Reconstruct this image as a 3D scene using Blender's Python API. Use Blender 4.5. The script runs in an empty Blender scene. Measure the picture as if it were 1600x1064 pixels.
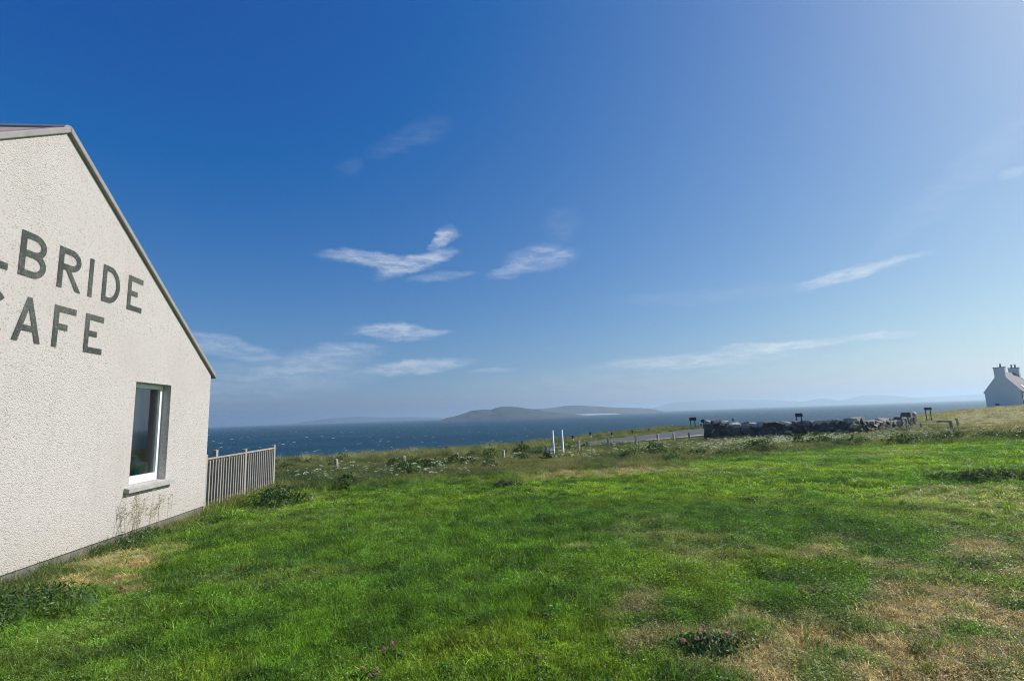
import bpy, bmesh, math, random
import numpy as np
from mathutils import Vector, Matrix

rng = np.random.default_rng(7)
random.seed(7)
sc = bpy.context.scene
COL = sc.collection
R = math.radians

# ------------------------------------------------------------------ camera
F_PX, PITCH, ROLL, EYE = 782.34, 0.1482, -0.0361, 1.6
cd = bpy.data.cameras.new('camera')
cd.sensor_width = 36.0
cd.lens = 36.0 * F_PX / 1600.0
cd.clip_start, cd.clip_end = 0.1, 60000.0
cam = bpy.data.objects.new('camera', cd)
COL.objects.link(cam)
_F = Vector((0, math.cos(PITCH), math.sin(PITCH)))
_U = Vector((0, -math.sin(PITCH), math.cos(PITCH)))
_X = Vector((1, 0, 0))
_X2 = math.cos(ROLL) * _X + math.sin(ROLL) * _U
_U2 = -math.sin(ROLL) * _X + math.cos(ROLL) * _U
cam.matrix_world = Matrix(((_X2.x, _U2.x, -_F.x, 0), (_X2.y, _U2.y, -_F.y, 0), (_X2.z, _U2.z, -_F.z, EYE), (0, 0, 0, 1)))
sc.camera = cam

# ------------------------------------------------------------------ light, sky
SUN_AZ, SUN_EL = 72.0, 39.0          # azimuth clockwise from +Y
sd = bpy.data.lights.new('sun', 'SUN')
sd.energy, sd.angle, sd.color = 4.8, R(0.53), (1.0, 0.945, 0.87)
sun = bpy.data.objects.new('sun', sd)
COL.objects.link(sun)
sdir = Vector((math.cos(R(SUN_EL)) * math.sin(R(SUN_AZ)), math.cos(R(SUN_EL)) * math.cos(R(SUN_AZ)), math.sin(R(SUN_EL))))
sun.rotation_euler = (-sdir).to_track_quat('-Z', 'Y').to_euler()

sc.view_settings.view_transform = 'Standard'
sc.view_settings.look = 'None'
sc.view_settings.gamma = 1.0
sc.view_settings.exposure = 0.22
sc.view_settings.use_curve_mapping = False
sc.render.engine = 'CYCLES'
sc.cycles.use_denoising = True
sc.cycles.denoising_prefilter = 'FAST'
sc.cycles.filter_width = 1.05
sc.cycles.max_bounces = 6
sc.cycles.diffuse_bounces = 3
sc.cycles.transmission_bounces = 4
sc.cycles.volume_bounces = 1
sc.cycles.sample_clamp_indirect = 4.0


class NT:
    """small helper to write node trees"""
    def __init__(self, tree):
        self.t = tree
        self.t.nodes.clear()

    def n(self, typ, ins=None, **props):
        nd = self.t.nodes.new(typ)
        for k, v in props.items():
            setattr(nd, k, v)
        for k, v in (ins or {}).items():
            s = nd.inputs[k]
            if isinstance(v, bpy.types.NodeSocket):
                self.t.links.new(v, s)
            else:
                s.default_value = v
        return nd

    def math(self, op, a, b=0.0, c=0.0, clamp=False):
        return self.n('ShaderNodeMath', {0: a, 1: b, 2: c}, operation=op, use_clamp=clamp).outputs[0]

    def vm(self, op, a, b=(0, 0, 0)):
        nd = self.n('ShaderNodeVectorMath', {0: a, 1: b}, operation=op)
        return nd.outputs['Value'] if op in ('DOT_PRODUCT', 'LENGTH') else nd.outputs[0]

    def mix(self, fac, a, b, blend='MIX'):
        nd = self.n('ShaderNodeMix', {0: fac, 6: a, 7: b}, data_type='RGBA', blend_type=blend)
        return nd.outputs[2]

    def ramp(self, v, lo, hi, a=0.0, b=1.0, smooth=True):
        return self.n('ShaderNodeMapRange', {0: v, 1: lo, 2: hi, 3: a, 4: b}, interpolation_type='SMOOTHSTEP' if smooth else 'LINEAR').outputs[0]


world = bpy.data.worlds.new('World')
sc.world = world
world.use_nodes = True
wt = NT(world.node_tree)
sky = wt.n('ShaderNodeTexSky', sky_type='NISHITA', sun_disc=False, sun_elevation=R(SUN_EL), sun_rotation=R(SUN_AZ),
           altitude=0.0, air_density=1.0, dust_density=1.0, ozone_density=4.0)
sky_col = sky.outputs[0]
# camera-like colour response of the clear sky: the same curve in every direction
sr = wt.n('ShaderNodeSeparateColor', {0: sky_col})
def resp(sock, g, k, off): return wt.math('MAXIMUM', wt.math('MULTIPLY', wt.math('POWER', wt.math('MAXIMUM', wt.math('MULTIPLY_ADD', sock, 0.1, -off), 0.0005), g), k * 10.0), 0.05)
sky_col = wt.n('ShaderNodeCombineColor', {0: resp(sr.outputs[0], 1.0, .755, .093), 1: resp(sr.outputs[1], 1.0, .765, .041), 2: resp(sr.outputs[2], .62, .70, 0.0)}).outputs[0]
# thin cirrus streaks: each wisp is a direction on the sky, an axis it runs along, a length and a width
WISPS = [
  ((-0.253, 0.92, 0.301), (0.956, 0.285, -0.077), 0.0728, 0.0121, 0.75),
  ((-0.181, 0.937, 0.298), (0.955, 0.091, 0.281), 0.0566, 0.0122, 0.85),
  ((-0.134, 0.93, 0.342), (0.792, -0.11, 0.601), 0.026, 0.0108, 0.8),
  ((0.024, 0.956, 0.291), (0.962, -0.105, 0.252), 0.053, 0.01, 0.5),
  ((0.063, 0.95, 0.305), (0.993, -0.093, 0.077), 0.0502, 0.0174, 0.5),
  ((-0.229, 0.959, 0.169), (0.97, 0.238, -0.05), 0.0557, 0.0124, 0.8),
  ((-0.188, 0.968, 0.168), (0.982, 0.188, -0.005), 0.0494, 0.0063, 0.6),
  ((-0.495, 0.859, 0.134), (0.841, 0.51, -0.182), 0.0683, 0.0132, 0.5),
  ((-0.385, 0.917, 0.103), (0.908, 0.352, 0.228), 0.1036, 0.0212, 0.5),
  ((-0.316, 0.939, 0.138), (0.95, 0.31, 0.044), 0.0438, 0.0073, 0.5),
  ((-0.429, 0.9, 0.082), (0.904, 0.421, 0.076), 0.1461, 0.0299, 0.28),
  ((-0.19, 0.977, 0.101), (0.981, 0.18, 0.071), 0.0838, 0.0113, 0.75),
  ((-0.04, 0.995, 0.089), (0.998, 0.032, 0.054), 0.0357, 0.0038, 0.4),
  ((0.561, 0.8, 0.211), (0.8, -0.591, 0.103), 0.0673, 0.0074, 0.8),
  ((0.468, 0.878, 0.103), (0.881, -0.473, 0.003), 0.0877, 0.0070, 1.0),
  ((0.335, 0.938, 0.09), (0.941, -0.339, 0.003), 0.1414, 0.012, 0.75),
  ((0.592, 0.799, 0.104), (0.804, -0.594, -0.035), 0.034, 0.0050, 0.95),
  ((-0.173, 0.846, 0.504), (0.944, -0.006, 0.328), 0.064, 0.0171, 0.10),
  ((-0.278, 0.847, 0.453), (0.919, 0.093, 0.383), 0.0206, 0.0107, 0.06),
  ((0.107, 0.927, 0.36), (0.879, -0.26, 0.399), 0.0316, 0.0246, 0.09),
  ((-0.134, 0.952, 0.274), (0.99, 0.111, 0.085), 0.0499, 0.0062, 0.3),
  ((0.656, 0.686, 0.315), (0.476, -0.702, 0.53), 0.1197, 0.0198, 0.12),
  ((0.7, 0.646, 0.304), (0.692, -0.718, -0.073), 0.0132, 0.0044, 0.3),
  ((0.375, 0.925, 0.055), (0.926, -0.378, -0.005), 0.3605, 0.0306, 0.2),
  ((0.36, 0.91, 0.207), (0.931, -0.365, -0.027), 0.1327, 0.0119, 0.12),
]
gen = wt.n('ShaderNodeTexCoord').outputs['Generated']
dirv = wt.vm('NORMALIZE', gen)
warp = wt.n('ShaderNodeTexNoise', {'Vector': wt.vm('MULTIPLY', dirv, (1.0, 1.0, 2.2)), 'Scale': 9.0, 'Detail': 5.0, 'Roughness': 0.6}).outputs['Color']
warp = wt.vm('MULTIPLY', wt.vm('SUBTRACT', warp, (0.5, 0.5, 0.5)), (0.07, 0.07, 0.022))
warp2 = wt.n('ShaderNodeTexNoise', {'Vector': wt.vm('MULTIPLY', dirv, (1.0, 1.0, 2.5)), 'Scale': 40.0, 'Detail': 5.0, 'Roughness': 0.65}).outputs['Color']
warp2 = wt.vm('MULTIPLY', wt.vm('SUBTRACT', warp2, (0.5, 0.5, 0.5)), (0.03, 0.03, 0.010))
wd = wt.vm('ADD', wt.vm('ADD', dirv, warp), warp2)
streak = wt.n('ShaderNodeTexNoise', {'Vector': wt.vm('MULTIPLY', wd, (1.0, 1.0, 5.0)), 'Scale': 22.0, 'Detail': 6.0, 'Roughness': 0.62}).outputs['Fac']
streak = wt.ramp(streak, 0.30, 0.68)
acc = None
for c, u, L, Wd, inten in WISPS:
    v = Vector(c).cross(Vector(u)).normalized()
    c_ = Vector(c)
    a = wt.math('MULTIPLY_ADD', wt.vm('DOT_PRODUCT', wd, u), 1.0 / L, -c_.dot(Vector(u)) / L)
    b = wt.math('MULTIPLY_ADD', wt.vm('DOT_PRODUCT', wd, tuple(v)), 1.0 / Wd, -c_.dot(v) / Wd)
    q = wt.math('ADD', wt.math('MULTIPLY', a, a), wt.math('MULTIPLY', b, b))
    m = wt.ramp(q, 0.0, 2.6, inten, 0.0)
    acc = m if acc is None else wt.math('MAXIMUM', acc, m)
front = wt.ramp(wt.n('ShaderNodeSeparateXYZ', {0: dirv}).outputs[1], 0.0, 0.2)
cloud = wt.math('MULTIPLY', wt.math('MULTIPLY', acc, wt.math('MULTIPLY_ADD', streak, 0.76, 0.24)), front, clamp=True)
cloud = wt.math('MULTIPLY', cloud, 0.72)
skyc = wt.mix(cloud, sky_col, (6.6, 7.0, 7.6, 1))
bg = wt.n('ShaderNodeBackground', {'Color': skyc, 'Strength': 0.1})
wo = wt.n('ShaderNodeOutputWorld', {'Surface': bg.outputs[0]})


# ------------------------------------------------------------------ helpers
def tag(o, label=None, cat=None, group=None, kind=None):
    if label: o['label'] = label
    if cat: o['category'] = cat
    if group: o['group'] = group
    if kind: o['kind'] = kind
    return o


def new_mesh(name, V, Fc, mat=None, smooth=False):
    me = bpy.data.meshes.new(name)
    V = np.asarray(V, float)
    me.from_pydata([tuple(p) for p in V], [], [tuple(int(i) for i in f) for f in Fc])
    if mat: me.materials.append(mat)
    if smooth: me.polygons.foreach_set('use_smooth', [True] * len(me.polygons))
    me.update()
    return me


def link(name, me, parent=None, loc=(0, 0, 0), rot=(0, 0, 0)):
    o = bpy.data.objects.new(name, me)
    COL.objects.link(o)
    o.parent = parent
    o.location = loc
    o.rotation_euler = rot
    return o


def empty(name, loc, rz=0.0):
    o = bpy.data.objects.new(name, None)
    COL.objects.link(o)
    o.location = loc
    o.rotation_euler = (0, 0, rz)
    o.empty_display_size = 0.2
    return o


def copy_tree(o, parent=None):
    kids = list(o.children)
    c = o.copy()
    COL.objects.link(c)
    c.parent = parent
    for k in kids:
        copy_tree(k, c)
    return c


class MB:
    """collects boxes and tubes in local coordinates, builds ONE mesh object"""
    def __init__(self):
        self.V, self.F = [], []

    def add(self, V, Fc):
        k = len(self.V)
        self.V += [tuple(v) for v in V]
        self.F += [tuple(i + k for i in f) for f in Fc]
        return self

    def box(self, c, s, rot=None, bev=0.0):
        bm = bmesh.new()
        bmesh.ops.create_cube(bm, size=1.0)
        for v in bm.verts: v.co = Vector((v.co.x * s[0], v.co.y * s[1], v.co.z * s[2]))
        if bev > 0: bmesh.ops.bevel(bm, geom=bm.edges[:], offset=bev, segments=1, affect='EDGES')
        M = rot.to_3x3() if rot else Matrix.Identity(3)
        bm.verts.index_update()
        self.add([M @ v.co + Vector(c) for v in bm.verts], [[v.index for v in f.verts] for f in bm.faces])
        bm.free()
        return self

    def tube(self, pts, rad, n=8, cap=True):
        pts = [Vector(p) for p in pts]
        rad = rad if hasattr(rad, '__len__') else [rad] * len(pts)
        V, Fc = [], []
        for i, p in enumerate(pts):
            d = (pts[min(i + 1, len(pts) - 1)] - pts[max(i - 1, 0)]).normalized()
            a = d.cross(Vector((0, 0, 1)))
            if a.length < 1e-3: a = Vector((1, 0, 0))
            a.normalize(); b = d.cross(a)
            for k in range(n):
                t = 2 * math.pi * k / n
                V.append(p + rad[i] * (math.cos(t) * a + math.sin(t) * b))
        for i in range(len(pts) - 1):
            for k in range(n):
                k2 = (k + 1) % n
                Fc.append((i * n + k, i * n + k2, (i + 1) * n + k2, (i + 1) * n + k))
        if cap:
            Fc.append(tuple(range(n)))
            Fc.append(tuple(reversed(range((len(pts) - 1) * n, len(pts) * n))))
        return self.add(V, Fc)

    def build(self, name, mat, parent=None, loc=(0, 0, 0), rot=(0, 0, 0), smooth=False):
        return link(name, new_mesh(name, self.V, self.F, mat, smooth), parent, loc, rot)


def hash2(ix, iy, seed):
    h = (ix.astype(np.int64) * 374761393 + iy.astype(np.int64) * 668265263 + seed * 974711) & 0x7fffffff
    h = ((h ^ (h >> 13)) * 1274126177) & 0x7fffffff
    h = (h ^ (h >> 16)) & 0xffff
    return h / 65535.0


def vnoise(x, y, seed=0):
    ix, iy = np.floor(x), np.floor(y)
    fx, fy = x - ix, y - iy
    fx = fx * fx * (3 - 2 * fx); fy = fy * fy * (3 - 2 * fy)
    a = hash2(ix, iy, seed); b = hash2(ix + 1, iy, seed); c = hash2(ix, iy + 1, seed); d = hash2(ix + 1, iy + 1, seed)
    return (a * (1 - fx) + b * fx) * (1 - fy) + (c * (1 - fx) + d * fx) * fy


def fbm(x, y, seed=0, oct=4):
    s, a, t = 0.0, 0.5, 0.0
    for k in range(oct):
        s = s + a * vnoise(x * 2 ** k + 17.3 * k, y * 2 ** k - 9.1 * k, seed + k); t += a; a *= 0.55
    return s / t


def sstep(a, b, x):
    t = np.clip((x - a) / (b - a), 0, 1)
    return t * t * (3 - 2 * t)


# ------------------------------------------------------------------ terrain
SEA_Z = -12.4
CTRL = [(-15,-12,0),(0,-12,0),(15,-12,0),(40,-12,0),(-15,0,0),(0,0,0),(15,0,0),(-6,6,0),(0,6,0),(8,6,0),(18,6,0),
 (-6,10,0),(0,10,0),(10,10,0),(20,10,0),(-6.4,14,0),(0,14,0),(10,14,0),(-12,10,-.05),(-20,0,-.05),(-12,20,-.4),(-6,20,-.2),(0,20,-.15),(10,20,-.15),(20,20,0),(32,20,.05),
 (-18,30,-.9),(-8,30,-.45),(-3,29,-.36),(2.3,27.6,-.2),(3.6,28,-.27),(7.9,31,-.25),(12,31,-.3),(4.3,34,-.13),(11.8,38,.12),(17.3,38,.1),(21,31,-.25),(28,36,-.2),(25,27,-.2),
 (38,45,-.15),(50,60,-.3),(36,32,.0),(60,40,-.1),(75,92,-.75),(95,100,-.9),(113,120,-1.2),(125,122,-1.2),(110,60,-.2),(90,30,0),
 (10,47,-.6),(22,47,-.7),(0,45,-1.6),(-10,45,-2.6),(10,65,-5),(25,65,-3.2),(0,80,-10),(20,85,-9.5),(45,80,-3.5),(45,105,-11),(75,115,-4),(95,140,-6),(80,140,-11),(125,165,-9),
 (-40,25,-3.5),(-25,40,-4),(-25,60,-9),(-30,-12,-.3),(-60,-12,-2),(-60,20,-6),(-60,60,-14),(0,110,-15),(-40,90,-15),(60,150,-15),(160,0,.5),(160,80,0),(170,140,-4),(160,200,-15),(0,200,-18),(-80,140,-18)]
_c = np.array(CTRL, float)
def _k(r2): return np.where(r2 > 0, r2 * np.log(r2 + 1e-12), 0)
_n = len(_c); _A = np.zeros((_n + 3, _n + 3))
_A[:_n, :_n] = _k(((_c[:, None, :2] - _c[None, :, :2]) ** 2).sum(-1)) + np.eye(_n) * 2.0
_A[:_n, _n] = 1; _A[:_n, _n + 1:] = _c[:, :2]; _A[_n:, :_n] = _A[:_n, _n:].T
_w = np.linalg.solve(_A, np.r_[_c[:, 2], 0, 0, 0])


def tz(x, y):
    x = np.asarray(x, float); y = np.asarray(y, float); sh = x.shape; x = x.ravel(); y = y.ravel(); out = np.zeros(len(x))
    for i in range(0, len(x), 20000):
        X = x[i:i + 20000]; Y = y[i:i + 20000]
        out[i:i + 20000] = _k((X[:, None] - _c[:, 0]) ** 2 + (Y[:, None] - _c[:, 1]) ** 2) @ _w[:_n] + _w[_n] + _w[_n + 1] * X + _w[_n + 2] * Y
    return np.clip(out, -16, 3).reshape(sh)


# gable wall frame: s runs along the wall away from the camera, n points out of the wall towards the lawn
WAZ, WD = -0.1042, 4.8936
WDIR = np.array([math.sin(WAZ), math.cos(WAZ)])
WNRM = np.array([-math.cos(WAZ), math.sin(WAZ)])        # from the camera to the wall


def wall_sn(x, y):
    return x * WDIR[0] + y * WDIR[1], WD - (x * WNRM[0] + y * WNRM[1])


def W(s, n, z):
    p = WNRM * (WD - n) + WDIR * s
    return (p[0], p[1], z)


ROAD_NEAR = [(0.9, 25.2), (2.4, 26.8), (4.6, 28.8), (7.9, 31.0), (11.5, 32.6), (15.0, 34.0), (22.0, 36.6), (30.0, 41.0)]
ROAD_FAR = [(0.6, 25.8), (2.3, 27.9), (4.5, 31.2), (8.5, 34.4), (12.0, 36.6), (16.3, 37.8), (23.0, 40.2), (30.0, 44.0)]


def poly_s(pts, t):
    pts = np.array(pts); k = np.linspace(0, 1, len(pts))
    return np.stack([np.interp(t, k, pts[:, 0]), np.interp(t, k, pts[:, 1])], -1)


def on_road(x, y, pad=0.0):
    nx = np.array(ROAD_NEAR); fx = np.array(ROAD_FAR)
    yn = np.interp(x, nx[:, 0], nx[:, 1]); yf = np.interp(x, fx[:, 0], fx[:, 1])
    return (x > 0.9 - pad) & (x < 30) & (y > yn - pad) & (y < yf + pad)


# where the mown lawn ends and the rough grass begins, by bearing x/y from the viewpoint
EDGE_B = np.array([-0.9, -0.63, -0.457, -0.357, -0.258, -0.134, 0.052, 0.239, 0.365, 0.49, 0.678, 0.841, 0.99, 1.4, 2.2])
EDGE_Y = np.array([11.0, 10.2, 11.4, 11.6, 11.9, 12.3, 12.6, 13.8, 16.0, 18.2, 19.4, 19.6, 19.2, 18.0, 16.0])


def rough(x, y):
    b = x / np.maximum(y, 0.5)
    e = np.interp(b, EDGE_B, EDGE_Y) + (fbm(x * 0.5, y * 0.5, 31, 3) - 0.5) * 3.0
    s, n = wall_sn(x, y)
    w = sstep(0.75, 0.1, n + (fbm(x * 1.7, y * 1.7, 5, 2) - 0.5) * 0.7) * (s < 15) * 0.8
    return np.maximum(sstep(-1.0, 1.6, y - e), w)


DRY = [(-5.05, 6.35, .55, .42, 1.0), (-4.55, 5.6, .5, .35, .9), (-5.0, 6.95, .42, .3, .8), (2.2, 3.45, 1.1, .6, 1.05), (3.4, 4.2, .8, .75, 1.0), (3.6, 5.0, .45, .55, .7),
       (3.9, 3.4, .8, .6, 1.05), (1.7, 3.2, .5, .4, 1.0), (1.0, 4.5, .38, .28, .6), (1.0, 3.8, .3, .22, .6), (.6, 6.35, .22, .2, .7), (3.4, 5.9, .9, .3, .65),
       (1.9, 6.6, .8, .3, .45), (2.08, 13.5, 1.5, .6, .9), (3.4, 14.0, 1.4, .6, .95), (.8, 13.2, .8, .45, .6), (5.6, 5.2, 1.2, .9, .8), (2.7, 2.4, 1.8, .9, 1.0), (4.8, 3.4, 1.0, .8, .9)]


def dryness(x, y):
    d = np.zeros_like(x)
    wx = x + (fbm(x * 1.6, y * 1.6, 3, 3) - 0.5) * 0.9; wy = y + (fbm(x * 1.6, y * 1.6, 9, 3) - 0.5) * 0.9
    for cx, cy, rx, ry, a in DRY:
        q = ((wx - cx) / rx) ** 2 + ((wy - cy) / ry) ** 2
        d = np.maximum(d, a * sstep(1.7, 0.3, q))
    d = d * np.clip(-.55 + 2.9 * fbm(x * 2.9, y * 2.9, 77, 4), 0, 1.1)
    field = sstep(22, 30, x - (y - 22) * 0.1) * sstep(21, 26, y) * sstep(.62, .92, x / np.maximum(y, 1)) * (.3 + .7 * fbm(x * 0.12, y * 0.3, 12, 3))
    d = np.maximum(d, field * 0.85)
    d = np.maximum(d, 0.4 * sstep(0.58, 0.8, fbm(x * 0.45, y * 0.45, 55, 4)) * (y < 60) * (.35 + .65 * sstep(-1, 2.5, x)))
    return np.clip(d, 0, 1)


def lerp(a, b, t): return a + (b - a) * t[:, None]


C_LUSH = np.array([.150, .300, .030]); C_DARK = np.array([.060, .150, .026]); C_LIME = np.array([.260, .385, .034])
C_STRAW = np.array([.58, .49, .26]); C_OLIVE = np.array([.190, .220, .075]); C_RDARK = np.array([.080, .135, .042])


def lawn_colour(x, y):
    n1 = fbm(x * 0.55, y * 0.55, 101, 4); n2 = fbm(x * 2.3, y * 2.3, 202, 3)
    c = np.repeat(C_LUSH[None], len(x), 0)
    c = lerp(c, np.repeat(C_DARK[None], len(x), 0), sstep(.50, .74, n2) * .7)
    c = lerp(c, np.repeat(C_LIME[None], len(x), 0), sstep(.46, .70, n1) * .8)
    n3 = fbm(x * 6.5, y * 6.5, 505, 2); c = c * (.76 + .62 * sstep(.25, .75, n3))[:, None]
    ro = rough(x, y)
    rc = lerp(np.repeat(C_OLIVE[None], len(x), 0), np.repeat(C_RDARK[None], len(x), 0), sstep(.40, .66, fbm(x * .8, y * .8, 303, 4)))
    c = lerp(c, rc, ro)
    return lerp(c, np.repeat(C_STRAW[None], len(x), 0), dryness(x, y) * (1 - .35 * ro))


# ------------------------------------------------------------------ materials
def mat_new(name):
    m = bpy.data.materials.new(name)
    m.use_nodes = True
    return m, NT(m.node_tree)


def simple(name, col, rough_=0.7, var=0.25, scale=8.0, bump=0.3, dist=0.004, metal=0.0, spec=0.4, stretch=(1, 1, 1), obj_random=0.0):
    m, t = mat_new(name)
    co = t.vm('MULTIPLY', t.n('ShaderNodeTexCoord').outputs['Object'], stretch)
    nz = t.n('ShaderNodeTexNoise', {'Vector': co, 'Scale': scale, 'Detail': 6.0, 'Roughness': 0.65}).outputs['Fac']
    n2 = t.n('ShaderNodeTexNoise', {'Vector': co, 'Scale': scale * 0.23, 'Detail': 3.0}).outputs['Fac']
    f = t.math('ADD', t.math('MULTIPLY', nz, 0.6), t.math('MULTIPLY', n2, 0.4))
    f = t.ramp(f, 0.3, 0.7, 1.0 - var, 1.0 + var, False)
    if obj_random > 0:
        rnd = t.n('ShaderNodeObjectInfo').outputs['Random']
        f = t.math('MULTIPLY', f, t.ramp(rnd, 0, 1, 1 - obj_random, 1 + obj_random, False))
    c = t.vm('SCALE', tuple(col))
    c.node.inputs['Scale'].default_value = 1.0
    t.t.links.new(f, c.node.inputs['Scale'])
    bp = t.n('ShaderNodeBump', {'Strength': bump, 'Distance': dist, 'Height': nz})
    b = t.n('ShaderNodeBsdfPrincipled', {'Base Color': c, 'Roughness': rough_, 'Metallic': metal, 'Specular IOR Level': spec, 'Normal': bp.outputs[0]})
    t.n('ShaderNodeOutputMaterial', {0: b.outputs[0]})
    return m


def roughcast(name, col, fleck, amount):
    m, t = mat_new(name)
    co = t.n('ShaderNodeTexCoord').outputs['Object']
    v1 = t.n('ShaderNodeTexVoronoi', {'Vector': co, 'Scale': 68.0, 'Randomness': 1.0})
    n1 = t.n('ShaderNodeTexNoise', {'Vector': co, 'Scale': 46.0, 'Detail': 5.0, 'Roughness': 0.72}).outputs['Fac']
    n3 = t.n('ShaderNodeTexNoise', {'Vector': co, 'Scale': 1.1, 'Detail': 4.0}).outputs['Fac']
    h = t.math('ADD', t.math('MULTIPLY', v1.outputs['Distance'], -0.75), t.math('MULTIPLY', n1, 0.9))
    fl = t.ramp(t.n('ShaderNodeSeparateColor', {0: v1.outputs['Color']}).outputs[0], 0.80, 0.95)
    fl = t.math('MULTIPLY', fl, amount)
    c = t.mix(fl, (*col, 1), (*fleck, 1))
    c = t.mix(t.ramp(n3, 0.42, 0.72, 0.0, 0.18), c, (.40, .375, .31, 1))
    sp = t.n('ShaderNodeSeparateXYZ', {0: co})
    splash = t.ramp(t.math('ADD', sp.outputs[2], t.math('MULTIPLY', t.math('SUBTRACT', n3, .5), 1.2)), 0.15, 0.75, 0.30, 0.0)
    c = t.mix(splash, c, (.40, .37, .29, 1))
    rain = t.n('ShaderNodeTexNoise', {'Vector': t.vm('MULTIPLY', co, (3.0, 3.0, .18)), 'Scale': 2.2, 'Detail': 4.0}).outputs['Fac']
    c = t.mix(t.ramp(rain, 0.55, 0.8, 0.0, 0.16), c, (.33, .32, .29, 1))
    bp = t.n('ShaderNodeBump', {'Strength': 1.0, 'Distance': 0.011, 'Height': h})
    b = t.n('ShaderNodeBsdfPrincipled', {'Base Color': c, 'Roughness': 0.92, 'Specular IOR Level': 0.2, 'Normal': bp.outputs[0]})
    t.n('ShaderNodeOutputMaterial', {0: b.outputs[0]})
    return m


M_HARL = roughcast('white_roughcast', (.545, .51, .49), (.20, .185, .175), .4)
M_LETTER = roughcast('letter_paint', (.060, .072, .068), (.20, .22, .21), .6)
M_PLINTH = simple('plinth_concrete', (.16, .15, .14), .9, .35, 24, .8, .01)
M_VERGE = simple('verge_cement', (.28, .262, .255), .85, .2, 14, .5, .006)
M_SILL = simple('sill_concrete', (.36, .35, .33), .85, .22, 22, .5, .004)
M_UPVC = simple('white_frame', (.80, .80, .79), .35, .03, 3, .02, .001)
M_WHITE = simple('white_paint', (.78, .78, .76), .6, .08, 6, .1, .002)
M_WOOD = simple('weathered_wood', (.34, .31, .275), .8, .3, 14, .5, .003, stretch=(3, 3, .5), obj_random=.14)
M_POST = simple('old_post_wood', (.46, .41, .31), .85, .35, 12, .6, .004, stretch=(3, 3, .5), obj_random=.25)
M_DARKP = simple('dark_plastic', (.025, .027, .03), .5, .2, 5, .1, .002)
M_SIGNB = simple('sign_back_metal', (.06, .067, .075), .55, .2, 5, .1, .002, metal=.3)
M_STONE = simple('dark_stone', (.135, .122, .112), .9, .5, 5, .9, .03, obj_random=.45)
M_LICHEN_SUNLIT = simple('pale_lichen_sunlit_stone', (.36, .34, .30), .9, .4, 7, .9, .03, obj_random=.3)  # lichened stone; its paleness also paints the sunlit top of the walls
M_HOUSE = simple('house_white_harl', (.78, .79, .80), .9, .05, 2, .2, .01)
M_SLATE = simple('slate_roof', (.15, .15, .155), .7, .3, 2.5, .4, .02)
M_TILE = simple('concrete_roof_tile', (.42, .33, .28), .85, .25, 6, .5, .01)
M_POT = simple('chimney_pot_clay', (.20, .17, .14), .8, .2, 4, .2, .01)
M_DARK = simple('dark_interior', (.26, .27, .28), .9, .1, 2, .05, .002)
M_CURTAIN = simple('grey_curtain', (.62, .64, .66), .95, .2, 3, .3, .01, stretch=(6, 6, .2))
M_TEAL = simple('teal_glaze', (.03, .48, .50), .3, .15, 6, .05, .002)
M_CARD = simple('cream_card', (.80, .78, .70), .8, .08, 9, .05, .001)
M_ASPH = simple('road_asphalt', (.085, .088, .095), .9, .18, 2.0, .4, .006)
M_LINE = simple('road_line_paint', (.62, .61, .57), .7, .25, 5, .2, .002)
M_FOAM = simple('foam', (.58, .62, .66), .9, .06, 1.0, .2, .05)
M_HILL = simple('hill_grass', (.034, .047, .044), .95, .4, .02, .6, 4.0)
M_BEACH = simple('shell_sand', (.50, .50, .47), .95, .08, .05, .2, .1)

m, t = mat_new('window_glass')
gl = t.n('ShaderNodeBsdfGlossy', {'Color': (1, 1, 1, 1), 'Roughness': 0.02})
tr = t.n('ShaderNodeBsdfTransparent', {'Color': (.93, .96, .96, 1)})
fr = t.n('ShaderNodeFresnel', {'IOR': 2.35})
mx = t.n('ShaderNodeMixShader', {0: fr.outputs[0], 1: tr.outputs[0], 2: gl.outputs[0]})
t.n('ShaderNodeOutputMaterial', {0: mx.outputs[0]})
M_GLASS = m

m, t = mat_new('ground_earth')
at = t.n('ShaderNodeAttribute', attribute_name='col', attribute_type='GEOMETRY').outputs['Color']
pos = t.n('ShaderNodeNewGeometry').outputs['Position']
n1 = t.n('ShaderNodeTexNoise', {'Vector': pos, 'Scale': 26.0, 'Detail': 6.0, 'Roughness': 0.75}).outputs['Fac']
n2 = t.n('ShaderNodeTexNoise', {'Vector': pos, 'Scale': 3.0, 'Detail': 5.0, 'Roughness': 0.7}).outputs['Fac']
f = t.ramp(t.math('ADD', t.math('MULTIPLY', n1, .65), t.math('MULTIPLY', n2, .35)), .33, .67, .45, 1.35, False)
c = t.vm('SCALE', at); t.t.links.new(f, c.node.inputs['Scale'])
bp = t.n('ShaderNodeBump', {'Strength': 1.0, 'Distance': 0.03, 'Height': n1})
b = t.n('ShaderNodeBsdfPrincipled', {'Base Color': c, 'Roughness': 0.95, 'Specular IOR Level': 0.1, 'Normal': bp.outputs[0]})
t.n('ShaderNodeOutputMaterial', {0: b.outputs[0]})
M_GROUND = m


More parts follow.
